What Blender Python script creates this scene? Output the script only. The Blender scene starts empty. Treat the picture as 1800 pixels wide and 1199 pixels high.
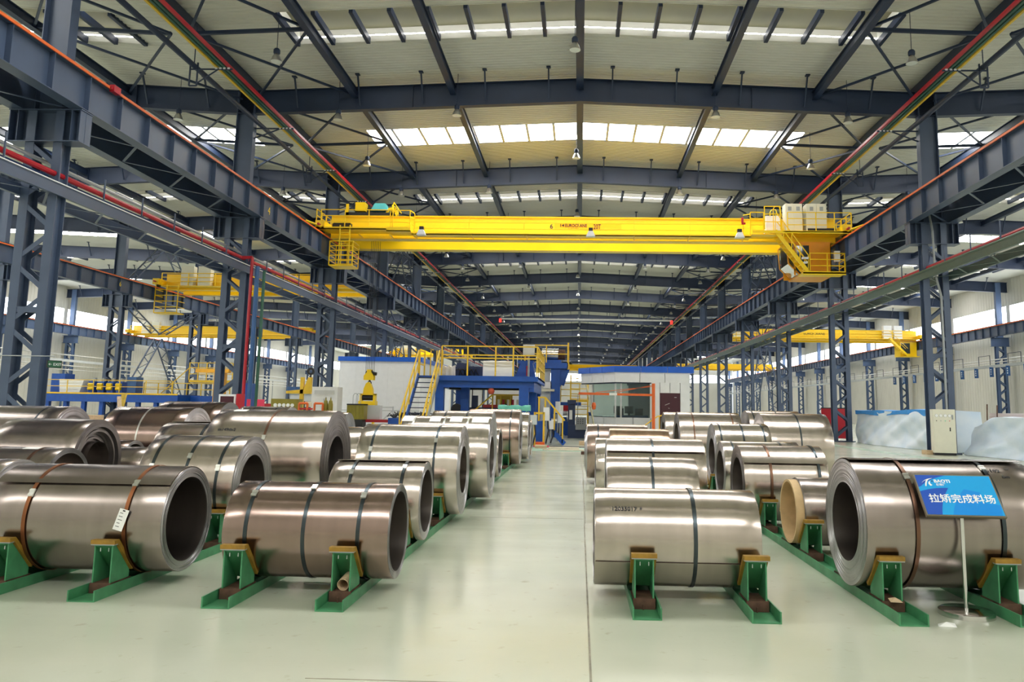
import bpy, math, random
from mathutils import Vector, Matrix
random.seed(7)
S = bpy.context.scene
COL = S.collection

# ------------------------------------------------------------------ camera
def setup_camera():
    px, py, f = 977.35, 542.2, 1356.8            # principal point and focal length of the 1800x1199 photograph
    vx, vy, roll = 1018.5, 719.8, 0.01585        # where the hall's long lines meet, and the tilt of the horizon
    cam = lambda u, v: Vector((u - px, -(v - py), -f))
    dy = cam(vx, vy).normalized()
    dz = cam(vx + 100, vy + 100 * roll).cross(cam(vx, vy)).normalized()
    if dz.y < 0: dz = -dz
    dx = dy.cross(dz)
    M = Matrix((dx, dy, dz)).to_4x4()
    M.translation = Vector((0, 0, 1.7))
    cd = bpy.data.cameras.new('camera'); co = bpy.data.objects.new('camera', cd)
    cd.sensor_width = 36; cd.lens = f * 36 / 1800
    cd.shift_x = (900 - px) / 1800; cd.shift_y = (py - 599.5) / 1800
    cd.clip_end = 1000
    co.matrix_world = M; COL.objects.link(co); S.camera = co
setup_camera()

# ------------------------------------------------------------------ sky, sun, exposure
SKY = 1.6; SKYLIGHT = 19.0; WINDOW = 8.0
w = bpy.data.worlds.new('World'); S.world = w; w.use_nodes = True
w.node_tree.nodes['Background'].inputs[0].default_value = (0.86, 0.93, 1.0, 1)
w.node_tree.nodes['Background'].inputs[1].default_value = SKY
vs = S.view_settings
vs.view_transform = 'Standard'; vs.look = 'None'; vs.gamma = 1; vs.exposure = -0.22
vs.use_curve_mapping = False
S.cycles.max_bounces = 10; S.cycles.diffuse_bounces = 6; S.cycles.glossy_bounces = 5
S.cycles.caustics_reflective = False; S.cycles.caustics_refractive = False
S.cycles.sample_clamp_indirect = 6

# ------------------------------------------------------------------ materials
MAT = {}
def mat(name, col, rough=0.5, metal=0.0, var=0.12, scale=3.0, bump=0.0, stretch=None, rvar=0.0, emit=0, col2=None, thr=None, spec=0.5, trans=0, alpha=1, aniso=0):
    if name in MAT: return MAT[name]
    m = bpy.data.materials.new(name); m.use_nodes = True; MAT[name] = m
    nt = m.node_tree; b = nt.nodes['Principled BSDF']
    c = (*col, 1)
    b.inputs['Base Color'].default_value = c
    b.inputs['Roughness'].default_value = rough; b.inputs['Metallic'].default_value = metal
    b.inputs['Specular IOR Level'].default_value = spec
    if trans: b.inputs['Transmission Weight'].default_value = trans; b.inputs['IOR'].default_value = 1.1
    if alpha < 1: b.inputs['Alpha'].default_value = alpha
    if emit:
        b.inputs['Emission Color'].default_value = c; b.inputs['Emission Strength'].default_value = emit
    if var or bump or rvar:
        tc = nt.nodes.new('ShaderNodeTexCoord'); mp = nt.nodes.new('ShaderNodeMapping')
        mp.inputs['Scale'].default_value = stretch or (1, 1, 1)
        nt.links.new(tc.outputs['Object'], mp.inputs[0])
        n = nt.nodes.new('ShaderNodeTexNoise'); n.inputs['Scale'].default_value = scale; n.inputs['Detail'].default_value = 5
        nt.links.new(mp.outputs[0], n.inputs['Vector'])
        r = nt.nodes.new('ShaderNodeValToRGB')
        lo, hi = (thr or (0.3, 0.7))
        r.color_ramp.elements[0].position = lo; r.color_ramp.elements[1].position = hi
        d = col2 or tuple(x * (1 - var) for x in col); u = col if col2 else tuple(min(1, x * (1 + var)) for x in col)
        r.color_ramp.elements[0].color = (*d, 1); r.color_ramp.elements[1].color = (*u, 1)
        nt.links.new(n.outputs['Fac'], r.inputs[0]); nt.links.new(r.outputs[0], b.inputs['Base Color'])
        if rvar:
            mr = nt.nodes.new('ShaderNodeMapRange'); mr.inputs['To Min'].default_value = rough - rvar; mr.inputs['To Max'].default_value = rough + rvar
            nt.links.new(n.outputs['Fac'], mr.inputs[0]); nt.links.new(mr.outputs[0], b.inputs['Roughness'])
        if bump:
            bp = nt.nodes.new('ShaderNodeBump'); bp.inputs['Strength'].default_value = bump; bp.inputs['Distance'].default_value = 0.02
            nt.links.new(n.outputs['Fac'], bp.inputs['Height']); nt.links.new(bp.outputs[0], b.inputs['Normal'])
    return m
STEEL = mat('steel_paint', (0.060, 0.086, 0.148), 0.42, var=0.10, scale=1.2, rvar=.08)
NAVY = mat('shaded_steel_paint', (0.012, 0.025, 0.062), 0.5, var=0.12, scale=0.8)  # same steel paint, with the shade under the roof put into its colour
WSTEEL = mat('wall_steel_paint', (0.075, 0.12, 0.23), 0.5, var=0.1, scale=0.8)
ROOF = mat('roof_sheet', (0.64, 0.63, 0.575), 0.5, var=0.05, scale=0.25)
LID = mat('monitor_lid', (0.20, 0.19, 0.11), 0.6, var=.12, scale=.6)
WALL = mat('wall_sheet', (0.58, 0.565, 0.52), 0.6, var=0.05, scale=0.3)
YEL = mat('crane_yellow', (0.95, 0.64, 0.008), 0.36, var=0.03, scale=0.6)
YELR = mat('rail_yellow', (0.78, 0.50, 0.03), 0.45, var=0.08)
BLUE = mat('machine_blue', (0.006, 0.074, 0.37), 0.4, var=0.12)
CABBLUE = mat('fascia_blue', (0.004, 0.11, 0.62), 0.35, var=0.04)
WHITE = mat('white_panel', (0.80, 0.81, 0.84), 0.45, var=0.03)
CREAM = mat('cabinet_cream', (0.72, 0.70, 0.58), 0.4, var=0.03)
GREEN = mat('rack_green', (0.060, 0.25, 0.115), 0.42, var=0.25, scale=5, bump=.05)
PAD = mat('pad_yellow', (0.31, 0.17, 0.018), 0.6, var=0.3, scale=9, bump=.2)
RUST = mat('rusty_plate', (0.11, 0.055, 0.035), 0.7, 0.2, var=0.5, scale=9)
BLACK = mat('black_rubber', (0.012, 0.012, 0.014), 0.5, var=0.1)
RED = mat('red_paint', (0.42, 0.008, 0.02), 0.4, var=0.08)
ORANGE = mat('orange_paint', (0.72, 0.13, 0.02), 0.45, var=0.08)
DKGREEN = mat('conductor_green', (0.02, 0.09, 0.06), 0.45, var=0.1)
PIPEBLUE = mat('pipe_blue', (0.03, 0.10, 0.27), 0.4, var=0.1)
SILVER = mat('silver_pipe', (0.62, 0.62, 0.62), 0.35, 0.7, var=0.1)
CHROME = mat('stainless', (0.70, 0.69, 0.68), 0.18, 1.0, var=0.04)
ALU = mat('lamp_aluminium', (0.55, 0.54, 0.52), 0.3, 0.85, var=0.05)
LAMPGLASS = mat('lamp_glass', (0.80, 0.83, 0.80), 0.15, var=0)
WOOD = mat('plywood', (0.56, 0.41, 0.26), 0.6, var=0.2, scale=4, stretch=(1, 8, 8))
CARD = mat('cardboard_tube', (0.60, 0.42, 0.22), 0.65, var=0.15, scale=6)
PAPER = mat('paper', (0.85, 0.85, 0.84), 0.6, var=0.02)
INK = mat('ink', (0.03, 0.03, 0.035), 0.6, var=0)
INKRED = mat('maroon_ink', (0.045, 0.008, 0.010), 0.5, var=0)
TEXTWHITE = mat('white_print', (0.86, 0.88, 0.9), 0.5, var=0)
SIGN1 = mat('sign_cyan', (0.012, 0.36, 0.80), 0.3, var=0)
SIGN2 = mat('sign_blue', (0.02, 0.09, 0.50), 0.3, var=0)
SIGN3 = mat('sign_azure', (0.005, 0.26, 0.78), 0.3, var=0)
BRASS = mat('sign_frame', (0.30, 0.26, 0.20), 0.35, 0.7, var=0.1)
MAROON = mat('maroon_door', (0.055, 0.006, 0.018), 0.3, var=0.05)
TEAL = mat('teal_cloth', (0.12, 0.42, 0.33), 0.7, var=0.2)
TARP = mat('pale_blue_tarp', (0.72, 0.79, 0.87), 0.5, var=.1, scale=0.9, col2=(0.58, 0.70, 0.85), thr=(0.28, 0.62), bump=.08)
TARPB = mat('blue_tarp', (0.03, 0.26, 0.70), 0.5, var=.1)
STRIPE = mat('striped_sheet', (0.80, 0.74, 0.72), 0.6, var=.1, scale=1, stretch=(.1, .1, 14), col2=(.55, .42, .42))
OLIVE = mat('olive_paint', (0.24, 0.20, 0.02), 0.4, var=0.12)
GREY = mat('grey_paint', (0.33, 0.35, 0.36), 0.45, var=0.08)
LGREY = mat('light_grey_panel', (0.58, 0.60, 0.62), 0.45, var=0.04)
CYAN = mat('motor_cyan', (0.10, 0.48, 0.50), 0.4, var=0.08)
PINK = mat('pink_red', (0.70, 0.05, 0.12), 0.5, var=0.05)
SKYPANE = mat('skylight_pane', (1.0, 0.99, 0.96), 0.4, var=0, emit=SKYLIGHT)
WINPANE = mat('window_pane', (0.90, 0.96, 1.0), 0.4, var=0, emit=WINDOW)
SCREEN = mat('beacon_red', (1.0, 0.03, 0.02), 0.4, var=0, emit=2)
GLASS = mat('cab_glass', (0.55, 0.70, 0.70), 0.03, var=0, trans=0.92, spec=0.6)
MAT['cab_glass'].node_tree.nodes['Principled BSDF'].inputs['IOR'].default_value = 1.12
DKGLASS = mat('dark_glass', (0.05, 0.065, 0.07), 0.06, var=0, spec=0.6)

def metal(name, col, rough, streak=0.08):
    m = bpy.data.materials.new(name); m.use_nodes = True
    nt = m.node_tree; b = nt.nodes['Principled BSDF']
    b.inputs['Metallic'].default_value = 1.0
    tc = nt.nodes.new('ShaderNodeTexCoord')
    def noise(sc, scale, det=4):
        mp = nt.nodes.new('ShaderNodeMapping'); mp.inputs['Scale'].default_value = sc
        n = nt.nodes.new('ShaderNodeTexNoise'); n.inputs['Scale'].default_value = scale; n.inputs['Detail'].default_value = det
        nt.links.new(tc.outputs['Object'], mp.inputs[0]); nt.links.new(mp.outputs[0], n.inputs['Vector'])
        return n.outputs['Fac']
    a = noise((9, .35, .35), 1.0, 2); c = noise((.7, 1.2, 1.2), 2.0); 
    ad = nt.nodes.new('ShaderNodeMath'); ad.operation = 'ADD'
    nt.links.new(a, ad.inputs[0]); nt.links.new(c, ad.inputs[1])
    r = nt.nodes.new('ShaderNodeValToRGB'); r.color_ramp.elements[0].position = 0.36; r.color_ramp.elements[1].position = 0.66
    hf = nt.nodes.new('ShaderNodeMath'); hf.operation = 'MULTIPLY'; hf.inputs[1].default_value = 0.5
    nt.links.new(ad.outputs[0], hf.inputs[0]); nt.links.new(hf.outputs[0], r.inputs[0])
    r.color_ramp.elements[0].color = (*[x * (1 - streak) for x in col], 1); r.color_ramp.elements[1].color = (*[min(1, x * (1 + streak)) for x in col], 1)
    nt.links.new(r.outputs[0], b.inputs['Base Color'])
    mr = nt.nodes.new('ShaderNodeMapRange'); mr.inputs['To Min'].default_value = rough - .05; mr.inputs['To Max'].default_value = rough + .05
    nt.links.new(hf.outputs[0], mr.inputs[0]); nt.links.new(mr.outputs[0], b.inputs['Roughness'])
    return m
METALS = dict(
    silver=metal('titanium_silver', (0.54, 0.470, 0.425), 0.22), bright=metal('titanium_bright', (0.62, 0.555, 0.505), 0.19),
    brown=metal('titanium_brown', (0.34, 0.250, 0.218), 0.21), dark=metal('titanium_grey', (0.35, 0.30, 0.275), 0.25),
    pinkish=metal('titanium_rose', (0.45, 0.34, 0.295), 0.22), copper=metal('titanium_copper', (0.46, 0.31, 0.21), 0.22, .14),
    end=metal('window_tinted_edges', (0.50, 0.485, 0.50), 0.36, .3), enddark=metal('dark_sheet_edges', (0.26, 0.235, 0.235), 0.45, .25),  # pale end faces tinted bluish to hold the reflected window light
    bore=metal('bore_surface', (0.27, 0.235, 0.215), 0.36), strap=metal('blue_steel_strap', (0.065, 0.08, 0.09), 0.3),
    strapb=metal('brown_steel_strap', (0.20, 0.11, 0.075), 0.35), rust=metal('rusty_strap', (0.30, 0.12, 0.055), 0.5, .4),
    pale=metal('pale_strap', (0.70, 0.70, 0.66), 0.35), buckle=metal('buckle_zinc', (0.72, 0.72, 0.70), 0.3))

def floor_material():
    m = bpy.data.materials.new('epoxy_floor'); m.use_nodes = True
    nt = m.node_tree; b = nt.nodes['Principled BSDF']
    tc = nt.nodes.new('ShaderNodeTexCoord')
    def noise(scale, det, sc=(1, 1, 1)):
        mp = nt.nodes.new('ShaderNodeMapping'); mp.inputs['Scale'].default_value = sc
        n = nt.nodes.new('ShaderNodeTexNoise'); n.inputs['Scale'].default_value = scale; n.inputs['Detail'].default_value = det
        nt.links.new(tc.outputs['Object'], mp.inputs[0]); nt.links.new(mp.outputs[0], n.inputs['Vector']); return n.outputs['Fac']
    n1 = noise(.5, 6); n2 = noise(7, 8); n3 = noise(2.0, 3, (.35, 1.2, 1))
    r = nt.nodes.new('ShaderNodeValToRGB')
    r.color_ramp.elements[0].position = .3; r.color_ramp.elements[0].color = (0.455, 0.49, 0.385, 1)
    r.color_ramp.elements[1].position = .7; r.color_ramp.elements[1].color = (0.545, 0.565, 0.46, 1)
    nt.links.new(n1, r.inputs[0])
    r2 = nt.nodes.new('ShaderNodeValToRGB')
    r2.color_ramp.elements[0].position = .24; r2.color_ramp.elements[0].color = (.72, .67, .58, 1)
    r2.color_ramp.elements[1].position = .36; r2.color_ramp.elements[1].color = (1, 1, 1, 1)
    nt.links.new(n2, r2.inputs[0])
    mx = nt.nodes.new('ShaderNodeMix'); mx.data_type = 'RGBA'; mx.blend_type = 'MULTIPLY'; mx.inputs[0].default_value = .6
    nt.links.new(r.outputs[0], mx.inputs[6]); nt.links.new(r2.outputs[0], mx.inputs[7]); nt.links.new(mx.outputs[2], b.inputs['Base Color'])
    mr = nt.nodes.new('ShaderNodeMapRange'); mr.inputs['To Min'].default_value = .10; mr.inputs['To Max'].default_value = .30
    nt.links.new(n3, mr.inputs[0]); nt.links.new(mr.outputs[0], b.inputs['Roughness'])
    bp = nt.nodes.new('ShaderNodeBump'); bp.inputs['Strength'].default_value = .05; bp.inputs['Distance'].default_value = .02
    nt.links.new(n3, bp.inputs['Height']); nt.links.new(bp.outputs[0], b.inputs['Normal'])
    b.inputs['Specular IOR Level'].default_value = .5
    return m
FLOOR = floor_material()

# ------------------------------------------------------------------ mesh helpers
class MB:
    def __init__(s): s.v = []; s.f = []; s.m = []; s.cur = 0
    def add(s, vs, fs):
        o = len(s.v); s.v += [tuple(p) for p in vs]
        s.f += [tuple(i + o for i in f) for f in fs]; s.m += [s.cur] * len(fs); return s
    def box(s, x0, x1, y0, y1, z0, z1):
        return s.add([(x0, y0, z0), (x1, y0, z0), (x1, y1, z0), (x0, y1, z0), (x0, y0, z1), (x1, y0, z1), (x1, y1, z1), (x0, y1, z1)],
                     [(3, 2, 1, 0), (4, 5, 6, 7), (0, 1, 5, 4), (1, 2, 6, 5), (2, 3, 7, 6), (3, 0, 4, 7)])
    def cbox(s, c, d): return s.box(c[0] - d[0] / 2, c[0] + d[0] / 2, c[1] - d[1] / 2, c[1] + d[1] / 2, c[2] - d[2] / 2, c[2] + d[2] / 2)
    def bar(s, p, q, w, h=None, up=(0, 0, 1)):
        p = Vector(p); q = Vector(q); h = h or w; d = (q - p).normalized(); up = Vector(up)
        if abs(d.dot(up)) > .98: up = Vector((0, 1, 0))
        a = d.cross(up).normalized() * w / 2; b = a.cross(d).normalized() * h / 2
        return s.add([p - a - b, p + a - b, p + a + b, p - a + b, q - a - b, q + a - b, q + a + b, q - a + b],
                     [(3, 2, 1, 0), (4, 5, 6, 7), (0, 1, 5, 4), (1, 2, 6, 5), (2, 3, 7, 6), (3, 0, 4, 7)])
    def tube(s, p, q, r, n=8, r2=None):
        p = Vector(p); q = Vector(q); d = (q - p).normalized(); up = Vector((0, 0, 1)) if abs(d.z) < .9 else Vector((0, 1, 0))
        a = d.cross(up).normalized(); b = a.cross(d); r2 = r if r2 is None else r2; vs = []
        for i in range(n):
            t = 2 * math.pi * i / n; u = a * math.cos(t) + b * math.sin(t); vs += [p + u * r, q + u * r2]
        fs = [(2 * i, 2 * i + 1, 2 * ((i + 1) % n) + 1, 2 * ((i + 1) % n)) for i in range(n)]
        fs += [tuple(2 * i for i in range(n)), tuple(2 * i + 1 for i in reversed(range(n)))]
        return s.add(vs, fs)
    def path(s, pts, r, n=8):
        for a, b in zip(pts, pts[1:]): s.tube(a, b, r, n)
        return s
    def prism(s, poly, axis, a0, a1):
        n = len(poly); mk = {'x': lambda u, v, a: (a, u, v), 'y': lambda u, v, a: (u, a, v), 'z': lambda u, v, a: (u, v, a)}[axis]
        vs = [mk(u, v, a0) for u, v in poly] + [mk(u, v, a1) for u, v in poly]
        return s.add(vs, [tuple(range(n))[::-1], tuple(range(n, 2 * n))] + [(i, (i + 1) % n, n + (i + 1) % n, n + i) for i in range(n)])
    def lathe(s, prof, axis, n, c=(0, 0, 0), closed=False):
        vs = []
        for r, a in prof:
            for i in range(n):
                t = 2 * math.pi * i / n; u, v = r * math.cos(t), r * math.sin(t)
                vs.append({'x': (c[0] + a, c[1] + u, c[2] + v), 'y': (c[0] + u, c[1] + a, c[2] + v), 'z': (c[0] + u, c[1] + v, c[2] + a)}[axis])
        k = len(prof); fs = []
        for j in range(k if closed else k - 1):
            j2 = (j + 1) % k
            for i in range(n):
                fs.append((j * n + i, j * n + (i + 1) % n, j2 * n + (i + 1) % n, j2 * n + i))
        return s.add(vs, fs)
    def ibeam(s, p, q, depth, width, tf=.03, tw=.02, up=(0, 0, 1)):
        p = Vector(p); q = Vector(q); d = (q - p).normalized(); a = d.cross(Vector(up)).normalized(); b = a.cross(d).normalized()
        o = b * (depth - tf) / 2
        s.bar(p + o, q + o, width, tf, up); s.bar(p - o, q - o, width, tf, up); s.bar(p, q, tw, depth - 2 * tf, up); return s
    def build(s, name, m, parent=None, loc=None, smooth=False, ang=0.6):
        me = bpy.data.meshes.new(name); me.from_pydata(s.v, [], s.f)
        ms = m if isinstance(m, (list, tuple)) else [m]
        for x in ms: me.materials.append(x)
        if len(ms) > 1: me.polygons.foreach_set('material_index', s.m)
        import bmesh as _b
        bm = _b.new(); bm.from_mesh(me); _b.ops.recalc_face_normals(bm, faces=bm.faces); bm.to_mesh(me); bm.free()
        if smooth:
            me.polygons.foreach_set('use_smooth', [True] * len(me.polygons)); me.set_sharp_from_angle(angle=ang)
        o = bpy.data.objects.new(name, me); COL.objects.link(o)
        if parent: o.parent = parent
        if loc: o.location = loc
        return o
def tag(o, label, cat, group=None, kind=None):
    o['label'] = label; o['category'] = cat
    if group: o['group'] = group
    if kind: o['kind'] = kind
    return o
POSTS = set()
def thing(name, loc, label, cat, group=None, rz=0, kind=None):
    POSTS.clear()
    o = bpy.data.objects.new(name, None); COL.objects.link(o); o.location = loc; o.rotation_euler.z = rz
    return tag(o, label, cat, group, kind)
def struct(o, label=None):
    o['kind'] = 'structure'
    if label: o['label'] = label
    return o
def kids(o): return KID.get(o.name, [])
def copy_part(src, parent, loc=None):
    c = src.copy(); COL.objects.link(c); c.parent = parent
    if loc is not None: c.location = loc
    return c
def copy_tree(o, children, loc, label=None):
    """copy a thing with its parts; children: the list of (object, its sub-parts)"""
    c = o.copy(); COL.objects.link(c); c.location = loc
    if label: c['label'] = label
    for ch, subs in children:
        d = copy_part(ch, c)
        for sb in subs: copy_part(sb, d)
    return c
def text(name, body, size, m, parent=None, mat4=None, align='LEFT', bold=0.0, warp=None, sx=1.0):
    cu = bpy.data.curves.new(name, 'FONT'); cu.body = body; cu.size = size; cu.align_x = align; cu.offset = bold; cu.resolution_u = 3
    t = bpy.data.objects.new('tmp', cu); COL.objects.link(t)
    dg = bpy.context.evaluated_depsgraph_get(); dg.update()
    me = bpy.data.meshes.new_from_object(t.evaluated_get(dg)); bpy.data.objects.remove(t)
    me.name = name
    if warp:
        for v in me.vertices: v.co = warp(v.co.x * sx, v.co.y)
    else:
        for v in me.vertices: v.co.x *= sx
    me.materials.clear(); me.materials.append(m)
    o = bpy.data.objects.new(name, me); COL.objects.link(o)
    if parent: o.parent = parent
    if mat4: o.matrix_local = mat4
    return o
FACE = Matrix.Rotation(math.pi / 2, 4, 'X')          # text that faces the camera (-Y)

# ------------------------------------------------------------------ the hall's measures
BAY = 13.1; Y0 = 22.0; NROW = 18
ROW = [Y0 + BAY * k for k in range(NROW)]
YEND = ROW[-1]
XL, XR = -16.12, 16.03
XLL, XWL, XWR = -37.8, -69.0, 48.0
YB = 22 - 13.1 * 3                                            # unseen end wall set close behind the camera to cut frontal light
def roof_z(x):                                       # underside of the sheet
    if XL <= x <= XR: return 17.0 + .67 * (1 - abs(x + .13) / 15.9)
    if x > XR: c = 32.0; h = 16.0
    elif x > XLL: c = (XL + XLL) / 2; h = 10.84
    else: c = (XWL + XLL) / 2; h = 15.6
    return 17.0 + .6 * (1 - abs(x - c) / h)
NAVES = [('middle', XL, -.13, XR), ('east', XR, 32.0, XWR), ('west', XLL, (XL + XLL) / 2, XL), ('far west', XWL, (XWL + XLL) / 2, XLL)]
OPEN = {'middle': (-12.3, 12.4), 'east': (19.5, 44.5), 'west': (-35.0, -19.0), 'far west': (-65.0, -42.0)}

# floor
fl = MB(); fl.add([(-75, YB - 8, 0), (55, YB - 8, 0), (55, YEND + 4, 0), (-75, YEND + 4, 0)], [(0, 1, 2, 3)])
floor = struct(fl.build('floor', FLOOR), 'glossy pale green epoxy floor of the hall')
JOINT = mat('floor_joint', (0.25, 0.23, 0.17), .6, var=.3, scale=5)
jb = MB(); jb.box(.085, .1, -3, 12, 0, .002); jb.box(.1, .115, 12, 30, 0, .002); jb.build('joint', JOINT, floor)
for yy in (5.05, 12.4, 22.5):
    MB().box(-1.7, .09, yy, yy + .008, 0, .002).build('joint', JOINT, floor)
LANE = mat('lane_paint', (0.30, 0.42, 0.30), .3, var=.15)
MB().box(13.4, 14.1, 28, 80, 0, .003).build('lane_stripe', LANE, floor)

# ceiling: corrugated sheet with openings, ribs run across the hall
def ceiling():
    b = MB(); pitch = .26
    prof = [(0, 0), (.11, 0), (.14, .035), (.23, .035)]
    def patch(xa, xb, ya, yb):
        n = max(1, round((yb - ya) / pitch)); p = (yb - ya) / n; ys = []
        for i in range(n):
            for u, h in prof: ys.append((ya + (i + u / pitch) * p, h))
        ys.append((yb, 0)); za, zb = roof_z(xa), roof_z(xb); vs = []; 
        for y, h in ys: vs += [(xa, y, za + h), (xb, y, zb + h)]
        b.add(vs, [(2 * i, 2 * i + 1, 2 * i + 3, 2 * i + 2) for i in range(len(ys) - 1)])
    for nm, xa, xc, xb in NAVES:
        oa, ob = OPEN[nm]; e = .002
        for k in range(-3, NROW - 1):
            ya, yb = Y0 + BAY * k, Y0 + BAY * (k + 1)
            if yb <= ya: continue
            m0 = Y0 + BAY * k + BAY / 2; m1 = m0 + 2.7
            for u, v in ((xa + e, xc), (xc, xb - e)):
                patch(u, v, ya, m0); patch(u, v, m1, yb)
            patch(xa + e, oa, m0, m1); patch(ob, xb - e, m0, m1)
    return struct(b.build('ceiling', ROOF), 'pale corrugated sheet roof')
ceiling()

# skylights and monitors in the openings
def skylights():
    for nm, xa, xc, xb in NAVES:
        oa, ob = OPEN[nm]
        for k in range(-3, NROW - 1):
            m0 = Y0 + BAY * k + BAY / 2; m1 = m0 + 2.7
            root = bpy.data.objects.new('window', None); COL.objects.link(root); root['kind'] = 'structure'
            root.location = (xc, m0, roof_z(xc)); root.name = 'window_%d' % (len(SKYL) + 1); SKYL.append(root)
            if nm == 'middle': xs = [oa + (xc - oa) * i / 8 for i in range(9)] + [xc + (ob - xc) * i / 8 for i in range(1, 9)]
            else: xs = [oa + (ob - oa) * i / 12 for i in range(13)]
            if k % 2 == 1:                            # flat strip of panes between ribs
                rb = MB(); pm = MB()
                for i, (u, v) in enumerate(zip(xs, xs[1:])):
                    z0, z1 = roof_z(u) - root.location.z + .02, roof_z(v) - root.location.z + .02
                    q = MB() if (nm == 'middle' and k < 6) else pm
                    q.add([(u + .07 - xc, 0, z0), (v - .07 - xc, 0, z1), (v - .07 - xc, 2.7, z1), (u + .07 - xc, 2.7, z0)], [(0, 1, 2, 3)])
                    q.add([(u + .07 - xc, 0, z0 + .02), (v - .07 - xc, 0, z1 + .02), (v - .07 - xc, 2.7, z1 + .02), (u + .07 - xc, 2.7, z0 + .02)], [(0, 1, 2, 3)])
                    if q is not pm: q.build('pane', SKYPANE, root)
                    rb.bar((u - xc, 0, z0 - .0), (u - xc, 2.7, z0), .15, .06)
                rb.bar((ob - xc, 0, roof_z(ob) - root.location.z), (ob - xc, 2.7, roof_z(ob) - root.location.z), .15, .06)
                if pm.v: pm.build('pane', SKYPANE, root)
                rb.build('rib', ROOF, root)
            else:                                     # raised monitor: curb, side glazing, lid, posts
                cb = MB(); gl = MB(); ld = MB(); ps = MB(); z = lambda x: roof_z(x) - root.location.z
                for u, v in ((oa, xc), (xc, ob)):
                    for y, sg in ((0, -1), (2.7, 1)):
                        for bb, h0, h1 in (((cb, 0, .27), (gl, .27, .32), (cb, .32, .62)) if sg > 0 else ((cb, 0, .27), (gl, .27, .52), (cb, .52, .62))):  # unseen near-side glazing made taller so its glow brightens the far curb
                            bb.add([(u - xc, y, z(u) + h0), (v - xc, y, z(v) + h0), (v - xc, y, z(v) + h1), (u - xc, y, z(u) + h1),
                                    (u - xc, y + .03 * sg, z(u) + h0), (v - xc, y + .03 * sg, z(v) + h0), (v - xc, y + .03 * sg, z(v) + h1), (u - xc, y + .03 * sg, z(u) + h1)],
                                   [(0, 1, 2, 3), (4, 5, 6, 7), (0, 1, 5, 4), (3, 2, 6, 7)])
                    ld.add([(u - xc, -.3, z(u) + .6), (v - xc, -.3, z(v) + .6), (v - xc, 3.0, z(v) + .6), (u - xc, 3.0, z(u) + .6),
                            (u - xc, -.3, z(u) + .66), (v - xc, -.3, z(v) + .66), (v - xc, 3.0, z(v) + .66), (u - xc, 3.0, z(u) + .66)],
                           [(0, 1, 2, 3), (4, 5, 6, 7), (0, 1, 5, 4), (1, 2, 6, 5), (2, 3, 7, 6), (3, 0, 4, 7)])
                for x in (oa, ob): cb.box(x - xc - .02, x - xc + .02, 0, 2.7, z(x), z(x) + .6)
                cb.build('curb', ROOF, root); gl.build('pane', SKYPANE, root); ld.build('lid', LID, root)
                for u in xs:
                    if nm == 'middle' and k < 5:
                        MB().box(u - xc - .08, u - xc + .08, .03, 2.67, z(u) - .12, z(u) + .16).build('joist', NAVY, root)
                    else: ps.box(u - xc - .08, u - xc + .08, .03, 2.67, z(u) - .12, z(u) + .16)
                if ps.v: ps.build('joist', NAVY, root)
SKYL = []
skylights()

# walls
def wall_side(x, name, s):
    b = MB()
    for z0, z1 in ((0, 11.9), (14.0, 17.4)):
        n = int((YEND - YB) / .6)
        for i in range(n):
            ya = YB + (YEND - YB) * i / n; yb = YB + (YEND - YB) * (i + 1) / n
            b.add([(x, ya, z0), (x, yb - .08, z0), (x, yb - .08, z1), (x, ya, z1)], [(0, 1, 2, 3)])
            b.add([(x, yb - .08, z0), (x + .03 * s, yb - .04, z0), (x + .03 * s, yb - .04, z1), (x, yb - .08, z1)], [(0, 1, 2, 3)])
            b.add([(x + .03 * s, yb - .04, z0), (x, yb, z0), (x, yb, z1), (x + .03 * s, yb - .04, z1)], [(0, 1, 2, 3)])
    o = struct(b.build(name, WALL), 'pale sheet wall beyond the ' + ('east' if s > 0 else 'west') + ' nave')
    n = 0
    fr = MB(); 
    for k in range(-3, NROW - 1):
        ya, yb = Y0 + BAY * k + .35, Y0 + BAY * (k + 1) - .35
        if yb < YB: continue
        p = MB()
        p.box(x + .02 * s, x + .06 * s, ya, yb, 11.9, 14.0)
        p.build('pane', WINPANE, o)
        fr.box(x - .02, x + .1, ya - .7, ya, 11.9, 14.0)
    fr.build('mullion', WALL, o)
wall_side(XWR, 'wall_east', 1); wall_side(XWL, 'wall_west', -1)
b = MB(); b.box(XWL, XWR, YEND + 1, YEND + 1.2, 0, 10.6); b.box(XWL, XWR, YEND + 1, YEND + 1.2, 13.0, 17.8)
ew = struct(b.build('wall_end', WALL), 'distant end wall of the hall')
b = MB()
for i in range(24):
    x = XWL + (XWR - XWL) * i / 24; b.box(x + .3, x + 4.5, YEND + 1.05, YEND + 1.15, 10.6, 13.0)
b.build('pane', WINPANE, ew)
b = MB(); b.box(-9.5, -7.9, YEND + .9, YEND + 1, 0, 3); b.build('gate_panel', LGREY, ew)

b = MB(); b.box(XWL, XWR, YB - .2, YB, 0, 17.8); struct(b.build('unseen_end_wall', WALL), 'unseen end wall behind the photographer, set close to dim frontal light')  # blank wall out of view, placed to hold back light from behind
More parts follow.
